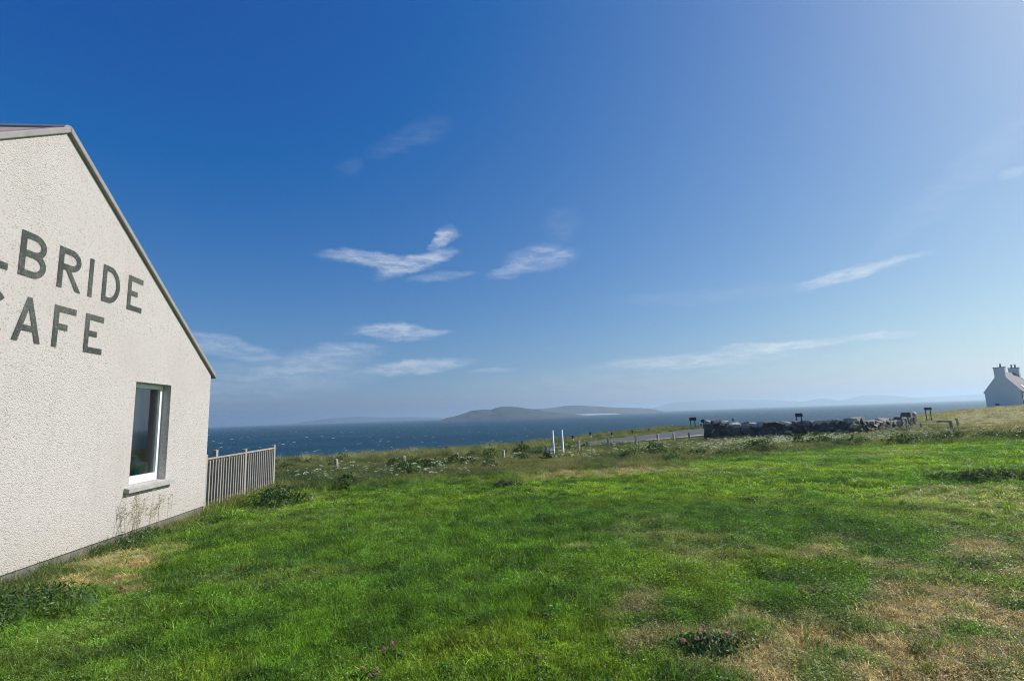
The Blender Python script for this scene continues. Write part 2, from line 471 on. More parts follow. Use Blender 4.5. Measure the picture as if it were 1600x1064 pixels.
def plant_mat(name, inst=True, trans=0.42, fixed=None):
    m, t = mat_new(name)
    sh = t.n('ShaderNodeAttribute', attribute_name='shade', attribute_type='GEOMETRY').outputs['Color']
    if inst:
        base = t.n('ShaderNodeAttribute', attribute_name='col', attribute_type='INSTANCER').outputs['Color']
    else:
        base = t.n('ShaderNodeRGB').outputs[0]
        base.default_value = (*fixed, 1)
    c = t.vm('MULTIPLY', base, sh)
    p = t.n('ShaderNodeBsdfPrincipled', {'Base Color': c, 'Roughness': 0.42, 'Specular IOR Level': 0.35})
    tl = t.n('ShaderNodeBsdfTranslucent', {'Color': t.vm('MULTIPLY', c, (1.15, 1.2, .78))})
    mx = t.n('ShaderNodeMixShader', {0: trans, 1: p.outputs[0], 2: tl.outputs[0]})
    t.n('ShaderNodeOutputMaterial', {0: mx.outputs[0]})
    return m


M_GRASS = plant_mat('grass_blade')
M_LEAF = plant_mat('dark_leaf', False, .3, (.065, .125, .038))
M_LEAF2 = plant_mat('hedge_leaf', False, .35, (.095, .145, .050))
M_CLOVER = plant_mat('clover_leaf', False, .3, (.040, .115, .030))
M_STALK = plant_mat('dry_stalk', False, .2, (.33, .28, .17))
M_PINK = plant_mat('pink_petal', False, .3, (.55, .26, .32))
M_RUST = plant_mat('faded_petal', False, .3, (.48, .30, .25))
M_UMBEL = plant_mat('umbel_white', False, .3, (.78, .78, .68))

m, t = mat_new('sea_water')
pos = t.n('ShaderNodeNewGeometry').outputs['Position']
rotp = t.n('ShaderNodeMapping', {'Vector': pos, 'Rotation': (0, 0, R(25)), 'Scale': (.35, 1.0, 1.0)}).outputs[0]
w1 = t.n('ShaderNodeTexNoise', {'Vector': rotp, 'Scale': .16, 'Detail': 5.0, 'Roughness': 0.6}).outputs['Fac']
w2 = t.n('ShaderNodeTexNoise', {'Vector': rotp, 'Scale': .9, 'Detail': 4.0, 'Roughness': 0.6}).outputs['Fac']
pt_ = t.n('ShaderNodeTexNoise', {'Vector': t.vm('MULTIPLY', pos, (.5, 1, 1)), 'Scale': .008, 'Detail': 4.0}).outputs['Fac']
h = t.math('ADD', t.math('MULTIPLY', w1, 3.0), t.math('MULTIPLY', w2, .7))
bp = t.n('ShaderNodeBump', {'Strength': 1.0, 'Distance': 1.0, 'Height': h})
c = t.mix(t.ramp(pt_, .38, .62), (.002, .030, .058, 1), (.004, .046, .066, 1))
c = t.mix(t.ramp(w1, .45, .75, 0, .6), c, (.008, .055, .074, 1))
b = t.n('ShaderNodeBsdfPrincipled', {'Base Color': c, 'Roughness': 0.42, 'Specular IOR Level': 0.09, 'IOR': 1.33, 'Normal': bp.outputs[0]})
t.n('ShaderNodeOutputMaterial', {0: b.outputs[0]})
M_SEA = m

# ------------------------------------------------------------------ ground sheet
def axis(lo, hi, near_lo, near_hi, fine, coarse):
    a = list(np.arange(near_lo, near_hi, fine)); st = fine; x = near_hi
    while x < hi: a.append(x); st = min(st * 1.06, coarse); x += st
    st = fine; x = near_lo - fine; pre = []
    while x > lo: pre.append(x); st = min(st * 1.06, coarse); x -= st
    return np.array(pre[::-1] + a)


gx = axis(-120, 230, -7, 8, .045, 3.0); gy = axis(-40, 230, 2.2, 9.5, .045, 3.0)
GX, GY = np.meshgrid(gx, gy)
vx, vy = GX.ravel(), GY.ravel()


def lump(x, y):
    ro = rough(x, y)
    s, n = wall_sn(x, y)
    bare = np.where(on_road(x, y, .6) | ((n < .25) & (s < 10.6)), 0.0, 1.0)
    return ((fbm(x * 1.3, y * 1.3, 401, 3) - .5) * .10 + (fbm(x * 3.6, y * 3.6, 402, 2) - .5) * .055 * (1 - ro) + (fbm(x * 9.5, y * 9.5, 404, 2) - .5) * .040 * (1 - .6 * ro)
            + (fbm(x * .55, y * .55, 403, 3) - .5) * .22 * ro * sstep(10, 16, y)) * bare


def gz(x, y):
    return tz(x, y) + lump(x, y)


vz = gz(vx, vy)
nx_, ny_ = len(gx), len(gy)
idx = np.arange(nx_ * ny_).reshape(ny_, nx_)
quads = np.stack([idx[:-1, :-1], idx[:-1, 1:], idx[1:, 1:], idx[1:, :-1]], -1).reshape(-1, 4)
me = bpy.data.meshes.new('ground')
me.vertices.add(len(vx)); me.vertices.foreach_set('co', np.stack([vx, vy, vz], -1).ravel())
me.loops.add(quads.size); me.loops.foreach_set('vertex_index', quads.ravel())
me.polygons.add(len(quads)); me.polygons.foreach_set('loop_start', np.arange(0, quads.size, 4))
me.polygons.foreach_set('use_smooth', np.ones(len(quads), bool))
me.update(); me.validate()
gc = lawn_colour(vx, vy)
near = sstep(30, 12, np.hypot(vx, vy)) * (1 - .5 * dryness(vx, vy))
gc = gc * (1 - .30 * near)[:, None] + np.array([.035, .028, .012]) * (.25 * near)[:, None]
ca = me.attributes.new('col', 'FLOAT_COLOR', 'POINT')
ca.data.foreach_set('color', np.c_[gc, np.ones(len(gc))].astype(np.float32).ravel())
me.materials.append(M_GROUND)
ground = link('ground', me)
tag(ground, kind='structure')

# sea: rings round the viewpoint, reaching the horizon
rr = [0, 60, 90, 130, 180, 250, 350, 500, 700, 1000, 1500, 2500, 5000, 10000, 19000]
V = [(0, 0, SEA_Z)]; Fc = []; NS = 96
for r_ in rr[1:]:
    V += [(r_ * math.cos(2 * math.pi * k / NS), r_ * math.sin(2 * math.pi * k / NS), SEA_Z) for k in range(NS)]
for k in range(NS): Fc.append((0, 1 + k, 1 + (k + 1) % NS))
for i in range(len(rr) - 2):
    a0 = 1 + i * NS; b0 = a0 + NS
    for k in range(NS): Fc.append((a0 + k, b0 + k, b0 + (k + 1) % NS, a0 + (k + 1) % NS))
sea = link('sea', new_mesh('sea', V, Fc, M_SEA))
tag(sea, kind='structure')

# road
def strip(name, near_, far_, dz, mat, n=60, t0=0.0, t1=1.0):
    V, Fc = [], []
    K = 7
    for t_ in np.linspace(t0, t1, n):
        a = poly_s(near_, t_); b_ = poly_s(far_, t_)
        for k in range(K):
            p = a + (b_ - a) * k / (K - 1)
            V.append((p[0], p[1], float(tz(p[0], p[1])) + dz))
    for i in range(n - 1):
        for k in range(K - 1):
            Fc.append((i * K + k, (i + 1) * K + k, (i + 1) * K + k + 1, i * K + k + 1))
    return link(name, new_mesh(name, V, Fc, mat, True))


road = strip('road', ROAD_NEAR, ROAD_FAR, .05, M_ASPH)
tag(road, kind='structure')
ln_n = [tuple(np.array(a) * .93 + np.array(b_) * .07) for a, b_ in zip(ROAD_NEAR, ROAD_FAR)]
ln_f = [tuple(np.array(a) * .885 + np.array(b_) * .115) for a, b_ in zip(ROAD_NEAR, ROAD_FAR)]
for i, (a, b_) in enumerate([(.14, .34), (.36, .41), (.43, .50), (.52, .60), (.63, .72)]):
    tag(strip('road_marking', ln_n, ln_f, .056, M_LINE, 16, a, b_), kind='structure')

# islands across the sound
def hills(name, prof, depth, half, mat, seed):
    prof = np.array(prof, float)
    xs = np.linspace(prof[0, 0], prof[-1, 0], 140)
    hz = np.interp(xs, prof[:, 0], prof[:, 1]) - SEA_Z
    rows = np.linspace(-1, 1, 25)
    V, Fc = [], []
    for j, r_ in enumerate(rows):
        sh = (1 - abs(r_)) ** 0.75 if r_ < 0 else (1 - r_)
        n_ = fbm(xs / half * 5.0, np.full_like(xs, r_ * 5.0), seed, 4) - .5
        z = np.maximum(hz, 0) * np.clip(sh * (1 + .55 * n_ * (abs(r_) > .01)), 0, 1.0)
        for x, zz in zip(xs, z):
            V.append((x, depth + r_ * half, SEA_Z - .5 + zz))
    n = len(xs)
    for j in range(len(rows) - 1):
        for i in range(n - 1):
            Fc.append((j * n + i, j * n + i + 1, (j + 1) * n + i + 1, (j + 1) * n + i))
    o = link(name, new_mesh(name, V, Fc, mat, True))
    tag(o, kind='structure')
    return o


hills('island_hill', [(-275, -12.4), (-256, 2.4), (-231, 5), (-184, 17.6), (-159, 25.7), (-115, 27.7), (-88, 26), (-72, 31.5), (-46, 36), (-21, 35.1), (15, 32), (47, 25.5), (87, 20.5), (115, 12.3), (158, 7.2), (208, -1), (266, -7.4), (320, -12.4)], 1900, 170, M_HILL, 1)
hills('island_hill', [(20, -12.4), (70, 29.4), (137, 35.6), (204, 36.5), (257, 41.2), (304, 47.4), (371, 47), (437, 41.4), (510, 35.5), (602, 25.5), (735, 18.8), (801, 13.2), (853, -12.4)], 3000, 300, M_HILL, 2)
hills('far_hills', [(3400, -12.4), (3586, 25.1), (3837, 62.1), (3932, 77.1), (4082, 44.1), (4266, 34.4), (4395, 78.9), (4521, 95.8), (4798, 89), (4948, 55.9), (5131, 43.2), (5440, 44.4), (5750, 54.8), (6059, 55.9), (6900, 40), (7600, -12.4)], 6500, 700, M_HILL, 3)
hills('far_hills', [(1700, -12.4), (2001, 24), (2365, 107), (2724, 116), (3294, 113), (3718, 96.8), (4141, 60.4), (4491, -12.4)], 7500, 800, M_HILL, 4)
hills('far_hills', [(-2700, -12.4), (-2537, 7.5), (-2385, 24.6), (-2158, 46.5), (-1854, 50.7), (-1550, 32.4), (-1246, 25.3), (-943, 10.7), (-791, -12.4)], 6000, 600, M_HILL, 5)
V, Fc = [], []
for i, x in enumerate(np.linspace(215, 560, 40)):
    w_ = 1.2 + 6.5 * math.sin(math.pi * i / 39) ** .6
    V += [(x, 2690, SEA_Z + .2), (x, 2698, SEA_Z + w_ * .55), (x, 2704, SEA_Z + w_ * 1.0), (x, 2760, SEA_Z + .2)]
for i in range(39):
    for k in range(3): Fc.append((i * 4 + k, i * 4 + k + 4, i * 4 + k + 5, i * 4 + k + 1))
tag(link('beach', new_mesh('beach', V, Fc, M_BEACH, True)), kind='structure')

# the air over the sound
hz_me = MB().box((0, 3500, 52), (39000, 39000, 142)).build('haze', None)
m, t = mat_new('haze_air')
pv = t.n('ShaderNodeVolumePrincipled', {'Color': (.60, .78, .93, 1), 'Density': 2.6e-4, 'Anisotropy': 0.45})
t.n('ShaderNodeOutputMaterial', {'Volume': pv.outputs[0]})
hz_me.data.materials.append(m)
tag(hz_me, kind='stuff')

# ------------------------------------------------------------------ the cafe
CAFE = W(6.4, 0, 0)
cafe = empty('cafe_building', CAFE)
tag(cafe, 'white roughcast gable of a cafe with large dark painted letters and one window', 'building')


def wp(V):  # wall coordinates (s, n, z) to local coordinates of the cafe
    return [tuple(np.array(W(*v)) - np.array(CAFE)) for v in V]


S0, S1, SA, ZA, SLOPE, ZP = 2.42, 10.382, 6.40, 5.335, 0.6845, 0.116
zr = lambda s: ZA - SLOPE * abs(s - SA)
WS0, WS1, WZ0, WZ1, REC = 8.12, 9.05, .765, 2.31, .125
V, Fc = [], []
def q4(*p):
    k = len(V); V.extend(p); Fc.append(tuple(range(k, k + len(p))))
q4((S0, 0, ZP), (SA, 0, ZP), (SA, 0, ZA), (S0, 0, zr(S0)))
q4((SA, 0, ZP), (WS0, 0, ZP), (WS0, 0, zr(WS0)), (SA, 0, ZA))
q4((WS0, 0, ZP), (WS1, 0, ZP), (WS1, 0, WZ0), (WS0, 0, WZ0))
q4((WS0, 0, WZ1), (WS1, 0, WZ1), (WS1, 0, zr(WS1)), (WS0, 0, zr(WS0)))
q4((WS1, 0, ZP), (S1, 0, ZP), (S1, 0, zr(S1)), (WS1, 0, zr(WS1)))
q4((WS0, 0, WZ0), (WS0, 0, WZ1), (WS0, -REC - .1, WZ1), (WS0, -REC - .1, WZ0))
q4((WS1, 0, WZ0), (WS1, -REC - .1, WZ0), (WS1, -REC - .1, WZ1), (WS1, 0, WZ1))
q4((WS0, 0, WZ1), (WS1, 0, WZ1), (WS1, -REC - .1, WZ1), (WS0, -REC - .1, WZ1))
q4((WS0, 0, WZ0), (WS0, -REC - .1, WZ0), (WS1, -REC - .1, WZ0), (WS1, 0, WZ0))
q4((S0, 0, ZP), (S1, 0, ZP), (S1, -.03, ZP), (S0, -.03, ZP))
BL = -11.0
q4((S1, 0, ZP), (S1, BL, ZP), (S1, BL, zr(S1)), (S1, 0, zr(S1)))
q4((S0, 0, ZP), (S0, 0, zr(S0)), (S0, BL, zr(S0)), (S0, BL, ZP))
q4((S0, BL, ZP), (S0, BL, zr(S0)), (SA, BL, ZA), (S1, BL, zr(S1)), (S1, BL, ZP))
link('wall', new_mesh('wall', wp(V), Fc, M_HARL), cafe)
V, Fc = [], []
a_, b_ = -.02, BL + .02
q4((S0 + .02, a_, -.3), (S1 - .02, a_, -.3), (S1 - .02, a_, ZP + .02), (S0 + .02, a_, ZP + .02))
q4((S1 - .02, a_, -.3), (S1 - .02, b_, -.3), (S1 - .02, b_, ZP + .02), (S1 - .02, a_, ZP + .02))
q4((S0 + .02, a_, ZP + .02), (S0 + .02, b_, ZP + .02), (S0 + .02, b_, -.3), (S0 + .02, a_, -.3))
link('plinth', new_mesh('plinth', wp(V), Fc, M_PLINTH), cafe)


def slab(s0, s1, n0, n1, dz0, dz1):
    P = []
    for n in (n0, n1):
        for s in (s0, s1):
            for dz in (dz0, dz1): P.append((s, n, zr(s) + dz))
    return P, [(0, 1, 3, 2), (4, 6, 7, 5), (0, 4, 5, 1), (2, 3, 7, 6), (0, 2, 6, 4), (1, 5, 7, 3)]


for s0, s1 in ((SA, S1 + .12), (S0 - .12, SA)):
    P, Q = slab(s0, s1, -.08, BL - .05, .006, .070)
    link('roof', new_mesh('roof', wp(P), Q, M_TILE), cafe)
    P, Q = slab(s0, s1, .048, -.078, .002, .088)
    o = link('verge', new_mesh('verge', wp(P), Q, M_VERGE), cafe)
    md = o.modifiers.new('bevel', 'BEVEL'); md.width = .012; md.segments = 2
P = []
NR = 9
for n in (.03, BL - .04):
    for k in range(NR):
        a = math.pi * k / (NR - 1)
        P.append((SA - .10 * math.cos(a), n, ZA + .0 + .092 * math.sin(a)))
Q = [(k, k + 1, NR + k + 1, NR + k) for k in range(NR - 1)] + [tuple(range(NR)), tuple(range(2 * NR - 1, NR - 1, -1))]
link('ridge_cap', new_mesh('ridge_cap', wp(P), Q, M_VERGE), cafe)

# window: the frame is the part, its panes and sill hang below it
wf = MB()
def wbox(mb, s0, s1, n0, n1, z0, z1):
    P = wp([(s, n, z) for n in (n0, n1) for s in (s0, s1) for z in (z0, z1)])
    mb.add(P, [(0, 1, 3, 2), (4, 6, 7, 5), (0, 4, 5, 1), (2, 3, 7, 6), (0, 2, 6, 4), (1, 5, 7, 3)])
for a in [(WS0 + .003, WS0 + .075, WZ0 + .003, WZ1 - .003), (WS1 - .075, WS1 - .003, WZ0 + .003, WZ1 - .003), (WS0 + .075, WS1 - .075, WZ0 + .003, WZ0 + .125), (WS0 + .075, WS1 - .075, WZ1 - .075, WZ1 - .003)]:
    wbox(wf, a[0], a[1], -REC, -REC - .07, a[2], a[3])
win = wf.build('window', M_UPVC, cafe)
gb = MB(); gb.add(wp([(WS0 + .072, -REC - .038, WZ0 + .12), (WS1 - .072, -REC - .038, WZ0 + .12), (WS1 - .072, -REC - .038, WZ1 - .072), (WS0 + .072, -REC - .038, WZ1 - .072)]), [(0, 1, 2, 3)])
gb.build('pane', M_GLASS, win)
sb = MB()
P = wp([(WS0 - .1, -REC + .005, WZ0 + .012), (WS1 + .15, -REC + .005, WZ0 + .012), (WS1 + .15, .075, WZ0 - .03), (WS0 - .1, .075, WZ0 - .03), (WS0 - .1, -REC + .005, WZ0 - .08), (WS1 + .15, -REC + .005, WZ0 - .08), (WS1 + .15, .075, WZ0 - .085), (WS0 - .1, .075, WZ0 - .085)])
sb.add(P, [(0, 1, 2, 3), (4, 7, 6, 5), (3, 2, 6, 7), (0, 3, 7, 4), (1, 5, 6, 2), (0, 4, 5, 1)])
sb.build('sill', M_SILL, win)
ib = MB()
wbox(ib, WS0 - .9, WS1 + .6, -REC - .14, -2.6, .35, 2.5)
room = ib.build('interior', M_DARK, cafe)
# open the room towards the window
bm = bmesh.new(); bm.from_mesh(room.data); bm.faces.ensure_lookup_table()
bmesh.ops.delete(bm, geom=[f for f in bm.faces if abs(f.calc_center_median().dot(Vector((WNRM[0], WNRM[1], 0))) - (REC + .14)) < .01], context='FACES')
bm.to_mesh(room.data); bm.free()
isl = MB(); wbox(isl, WS0 - .03, WS1 + .03, -REC - .075, -.42, WZ0 + .03, WZ0 + .075)
isl.build('inner_sill', M_WHITE, cafe)
cu = []; cf = []
for i in range(80):
    s = 8.0 + i * .02
    cu += [(s, -.46 + .022 * math.sin(i * 1.25) + .01 * math.sin(i * .43), z) for z in (.84, 2.42)]
cf = [(2 * i, 2 * i + 2, 2 * i + 3, 2 * i + 1) for i in range(79)]
link('curtain', new_mesh('curtain', wp(cu), cf, M_CURTAIN, True), cafe)

# teal pot and card behind the glass
def lathe(prof, n=20):
    V, Fc = [], []
    for r_, z in prof: V += [(r_ * math.cos(2 * math.pi * k / n), r_ * math.sin(2 * math.pi * k / n), z) for k in range(n)]
    for i in range(len(prof) - 1):
        for k in range(n): Fc.append((i * n + k, i * n + (k + 1) % n, (i + 1) * n + (k + 1) % n, (i + 1) * n + k))
    Fc.append(tuple(range(n))[::-1]); Fc.append(tuple(range((len(prof) - 1) * n, len(prof) * n)))
    return V, Fc
P, Q = lathe([(.055, 0), (.066, .02), (.070, .12), (.069, .22), (.058, .29), (.035, .325), (.03, .33)])
tag(link('pot', new_mesh('pot', P, Q, M_TEAL, True), None, W(8.67, -.27, WZ0 + .076)), 'rounded teal pot behind the glass at the left of the window', 'pot')
o = MB().box((0, 0, .105), (.125, .008, .21), Matrix.Rotation(R(-5), 4, 'X'), .002).build('card', M_CARD, None, W(8.83, -.235, WZ0 + .08), (0, 0, R(38)))
tag(o, 'pale blank card propped inside the window beside the teal pot', 'card')

# lettering: painted strokes as thin flat shapes on the roughcast
def arc(cx, cy, rx, ry, a0, a1, n=14):
    return [(cx + rx * math.cos(R(a0 + (a1 - a0) * i / n)), cy + ry * math.sin(R(a0 + (a1 - a0) * i / n))) for i in range(n + 1)]
T = .076
def glyph(ch, x0, x1, z0, z1):
    w, h = x1 - x0, z1 - z0
    m_ = (z0 + z1) / 2
    if ch == 'I': return [[(x0, z0), (x1, z0), (x1, z1), (x0, z1)]]
    if ch == 'L': return [[(x0, z0), (x1, z0), (x1, z0 + T), (x0 + T, z0 + T), (x0 + T, z1), (x0, z1)]]
    if ch == 'E':
        xm = x0 + w * .66
        return [[(x0, z0), (x1, z0), (x1, z0 + T), (x0 + T, z0 + T), (x0 + T, m_ - T / 2), (xm, m_ - T / 2), (xm, m_ + T / 2), (x0 + T, m_ + T / 2), (x0 + T, z1 - T), (x1, z1 - T), (x1, z1), (x0, z1)]]
    if ch == 'F':
        xm = x0 + w * .64
        return [[(x0, z0), (x0 + T, z0), (x0 + T, m_ - T / 2), (xm, m_ - T / 2), (xm, m_ + T / 2), (x0 + T, m_ + T / 2), (x0 + T, z1 - T), (x1, z1 - T), (x1, z1), (x0, z1)]]
    if ch == 'D':
        xc = x0 + w * .38
        return [[(x0, z0)] + arc(xc, m_, x1 - xc, h / 2, -90, 90, 20) + [(x0, z1)],
                [(x0 + T, z0 + T)] + arc(xc, m_, x1 - xc - T, h / 2 - T, -90, 90, 20) + [(x0 + T, z1 - T)]]
    if ch == 'B':
        xc = x0 + w * .5; b1 = m_ + .01
        r1 = (z1 - b1) / 2 + T / 4; r2 = (b1 - z0) / 2 + T / 4
        c1 = z1 - r1; c2 = z0 + r2
        return [[(x0, z0)] + arc(xc, c2, x1 - xc, r2, -90, 48) + arc(xc, c1, x1 - xc - .012, r1, -48, 90) + [(x0, z1)],
                [(x0 + T, z0 + T)] + arc(xc, c2, x1 - xc - T, r2 - T, -90, 90) + [(x0 + T, c2 + r2 - T)],
                [(x0 + T, c1 - r1 + T)] + arc(xc, c1, x1 - xc - .012 - T, r1 - T, -90, 90) + [(x0 + T, z1 - T)]]
    if ch == 'R':
        xc = x0 + w * .52; b1 = m_ - .02; r1 = (z1 - b1) / 2; c1 = z1 - r1
        return [[(x0, z0), (x0 + T, z0), (x0 + T, b1), (x0 + T + .05, b1), (x1 - T * 1.05, z0), (x1 + .01, z0), (x0 + T + .125, b1 + .004)] + arc(xc, c1, x1 - xc - .015, r1, -86, 90) + [(x0, z1)],
                [(x0 + T, b1 + T)] + arc(xc, c1, x1 - xc - .015 - T, r1 - T, -90, 90) + [(x0 + T, z1 - T)]]
    if ch == 'A':
        xm = (x0 + x1) / 2; zb0, zb1 = z0 + h * .24, z0 + h * .37
        il = lambda z: x0 + T * 1.02 + (xm - x0 - T * .55) * (z - z0) / h
        ir = lambda z: x1 - T * 1.02 - (x1 - xm - T * .55) * (z - z0) / h
        top = z1 - T * 1.9
        return [[(x0, z0), (x0 + T * 1.02, z0), (il(zb0), zb0), (ir(zb0), zb0), (x1 - T * 1.02, z0), (x1, z0), (xm + .03, z1), (xm - .03, z1)],
                [(il(zb1), zb1), (ir(zb1), zb1), (xm + .004, top), (xm - .004, top)]]
    if ch == 'C':
        xc, zc = (x0 + x1) / 2 + .02, m_
        o_ = arc(xc, zc, x1 - xc, h / 2, 42, 318, 26)
        i_ = arc(xc, zc, x1 - xc - T, h / 2 - T, 318, 42, 26)
        return [o_ + i_]


def letter(ch, x0, x1, z0, z1):
    cu = bpy.data.curves.new('letter', 'CURVE')
    cu.dimensions = '2D'; cu.fill_mode = 'BOTH'; cu.extrude = .0015
    for pl in glyph(ch, x0, x1, z0, z1):
        sp = cu.splines.new('POLY'); sp.points.add(len(pl) - 1); sp.use_cyclic_u = True
        for p, (a, b2) in zip(sp.points, pl): p.co = (a, b2, 0, 1)
    tmp = bpy.data.objects.new('letter_outline', cu)
    COL.objects.link(tmp)
    bpy.context.view_layer.update()
    me = bpy.data.meshes.new_from_object(tmp.evaluated_get(bpy.context.evaluated_depsgraph_get()))
    bpy.data.objects.remove(tmp); bpy.data.curves.remove(cu)
    for v in me.vertices:
        v.co = Vector(np.array(W(v.co.x, .005 + v.co.z, v.co.y)) - np.array(CAFE))
    me.materials.clear(); me.materials.append(M_LETTER)
    me.name = 'letter'
    o = link('letter', me, cafe)
    o['label'] = f'dark painted capital letter {ch}'
    return o


Z1, Z0 = 3.876, 3.357
for ch, a, b2 in (('L', 5.50, 5.79), ('B', 5.92, 6.285), ('R', 6.463, 6.84), ('I', 6.976, 7.048), ('D', 7.23, 7.585), ('E', 7.762, 8.105)):
    letter(ch, a, b2, Z0, Z1)
for ch, a, b2 in (('C', 5.43, 5.845), ('A', 5.925, 6.307), ('F', 6.473, 6.818), ('E', 6.986, 7.322)):
    letter(ch, a, b2, 2.618, 3.133)

# ------------------------------------------------------------------ picket fence in line with the gable
FO = W(10.44, -.06, 0)
FO = (FO[0], FO[1], 0.0)
fence = empty('picket_fence', FO, -WAZ)
fence.rotation_euler = (0, 0, -WAZ)       # local y runs along the fence
tag(fence, 'weathered pale picket fence with three posts running on from the cafe corner', 'fence')
L1, L2 = 1.80, 3.58
for y in (0.0, L1, L2):
    MB().box((0, 0, .40), (.085, .085, 1.32), None, .006).build('post', M_WOOD, fence, (0, y, 0))
pk = new_mesh('picket', *(lambda b: (b.V, b.F))(MB().box((0, 0, .49), (.044, .034, .90), None, .003)), M_WOOD)
for y0, y1, k in ((0.0, L1, 14), (L1, L2, 13)):
    for i in range(k):
        y = y0 + .085 + (y1 - y0 - .17) * (i + .5) / k + random.uniform(-.006, .006)
        link('picket', pk, fence, (.024, y, random.uniform(-.008, .008)), (random.uniform(-.008, .008), 0, 0))
    for z in (.12, .925):
        MB().box((-.012, (y0 + y1) / 2, z), (.045, y1 - y0 - .088, .07), None, .004).build('rail', M_WOOD, fence)
    MB().box((.012, (y0 + y1) / 2, .972), (.07, y1 - y0 - .088, .03), None, .004).build('top_rail', M_WOOD, fence)

o = MB().box((0, 0, .35), (.10, .10, 1.3), None, .008).build('fence_post', M_WOOD, None, (-8.24, 14.0, -.05))
tag(o, 'pale square post standing behind the picket fence at the cafe corner', 'post')
o = MB().tube([(0, 0, -.3), (.01, 0, .5), (.02, 0, .82)], [.09, .085, .08], 10).build('fence_post', M_DARKP, None, (-8.02, 14.3, -.05))
tag(o, 'dark round post just right of the pale one behind the picket fence', 'post')

# ------------------------------------------------------------------ timber posts along the near side of the road
POSTS = [(-6.47, 18.5, .27), (-4.34, 19.9, .20), (-2.33, 20.4, .19), (-.57, 22.5, .11), (2.90, 23.6, .34), (4.87, 26.9, .27), (6.83, 28.88, .23), (8.42, 30.2, .2), (9.63, 31.0, .2), (10.68, 31.4, .2)]
PL = ['leftmost short timber post in the rough grass, nearest the picket fence', 'second short timber post from the picket fence in rough grass',
      'third short timber post from the picket fence in rough grass', 'short timber post left of the two tall white poles',
      'taller squat timber post just right of the two tall white poles', 'timber post at the narrow near end of the road',
      'timber post at the road edge midway to the stone wall', 'third timber post from the stone wall along the road edge',
      'second timber post from the stone wall along the road edge', 'short timber post at the road edge nearest the stone wall']
pm = MB().box((0, 0, 0), (.105, .105, 1.2), None, .01)
post0 = None
for (x, y, top), lb in zip(POSTS, PL):
    if post0 is None:
        o = post0 = pm.build('timber_post', M_POST)
    else:
        o = post0.copy(); COL.objects.link(o)
    o.location = (x, y, top - .6)
    o.rotation_euler = (random.uniform(-.05, .05), random.uniform(-.05, .05), random.uniform(0, 1.5))
    tag(o, lb, 'post', 'low timber posts along the near side of the road')

# dark marker posts on the seaward side
MARK = [(-3.81, 27.9, .05), (-1.43, 28.4, .08), (.36, 28.8, .16), (3.66, 32.6, .20), (4.93, 33.6, .33), (6.62, 35.0, .22), (8.41, 36.6, .22), (9.96, 37.9, .25), (11.51, 38.8, .32), (14.4, 39.4, .45), (16.9, 39.4, .75)]
ML = ['leftmost dark marker post with pale band on the grassy bank above the sea', 'second dark marker post from the left on the grassy bank', 'third dark marker post from the left, before a white breaker',
      'dark marker post behind the two tall white poles on the right', 'taller dark marker post at the far side of the road with a pale head', 'dark marker post at the far edge of the road, near its middle',
      'fourth marker post from the stone wall beyond the road', 'third marker post from the stone wall beyond the road', 'dark marker post just left of the paired road signs', 'thin marker post right of the road signs above the wall end', 'thin marker post rising above the left end of the stone wall']
mk = empty('marker_post', (0, 0, 0))
MB().tube([(0, 0, -.75), (0, 0, -.02)], [.062, .058], 8).build('post', M_DARKP, mk)
MB().tube([(0, 0, -.30), (0, 0, -.16)], [.064, .064], 8).build('reflector_band', M_WHITE, mk)
MB().tube([(0, 0, -.02), (0, 0, .03), (0, 0, .05)], [.075, .07, .03], 8).build('cap', M_DARKP, mk)
for i, ((x, y, top), lb) in enumerate(zip(MARK, ML)):
    o = mk if i == 0 else copy_tree(mk)
    o.location = (x, y, top - .05)
    o.rotation_euler = (random.uniform(-.04, .04), random.uniform(-.04, .04), 0)
    tag(o, lb, 'post', 'marker posts along the seaward side of the road')

# two tall white poles and the small white board
for (x, y, top, lean), lb in (((1.66, 22.45, .892, -.02), 'left one of two tall white poles standing in the rough grass'), ((2.06, 22.3, .905, -.025), 'right one of two tall white poles standing in the rough grass')):
    o = MB().tube([(0, 0, -.24), (0, 0, 1.12), (0, 0, 1.13)], [.044, .042, .030], 14).build('white_pole', M_WHITE, None, (x, y, top - 1.13), (0, lean, .2), True)
    tag(o, lb, 'pole', 'pair of white poles')
bd = empty('notice_board', (1.42, 23.0, -.2))
tag(bd, 'small white board on a short post beside the tall white poles', 'sign')
MB().box((-.075, 0, .12), (.06, .06, .62), None, .006).build('post', M_POST, bd)
MB().box((.10, -.045, .17), (.30, .02, .19), Matrix.Rotation(R(-8), 4, 'Y'), .004).build('board', M_WHITE, bd)

# road signs seen from behind: a panel on two legs
def road_sign(x, y, base, top, w, h, label, legs=2, rz=0.0):
    e = empty('road_sign', (x, y, base), rz)
    tag(e, label, 'sign', 'dark road signs seen against the sea')
    H = top - base
    for lx in ((-w * .32, w * .32) if legs == 2 else (0,)):
        MB().tube([(lx, 0, -.3), (lx, 0, H - .03)], .035, 8).build('leg', M_SIGNB, e)
    MB().box((0, -.045, H - h / 2), (w, .025, h), None, .006).build('panel', M_SIGNB, e)
    MB().box((0, -.028, H - h * .3), (w * .9, .014, .03), None, 0).build('bracket', M_SIGNB, e)
    return e


road_sign(13.20, 37.75, .13, .98, .50, .25, 'dark sign on two legs, left of the pair beside the stone wall end')
road_sign(13.87, 37.5, .12, .80, .34, .22, 'smaller dark sign on one leg, right of the pair by the stone wall end', 1)
road_sign(19.33, 34.6, -.2, 1.05, .50, .24, 'dark sign on two legs standing up behind the middle of the stone wall')
road_sign(36.6, 45.0, .12, .99, .66, .24, 'low dark sign on two legs on the skyline near the white house')

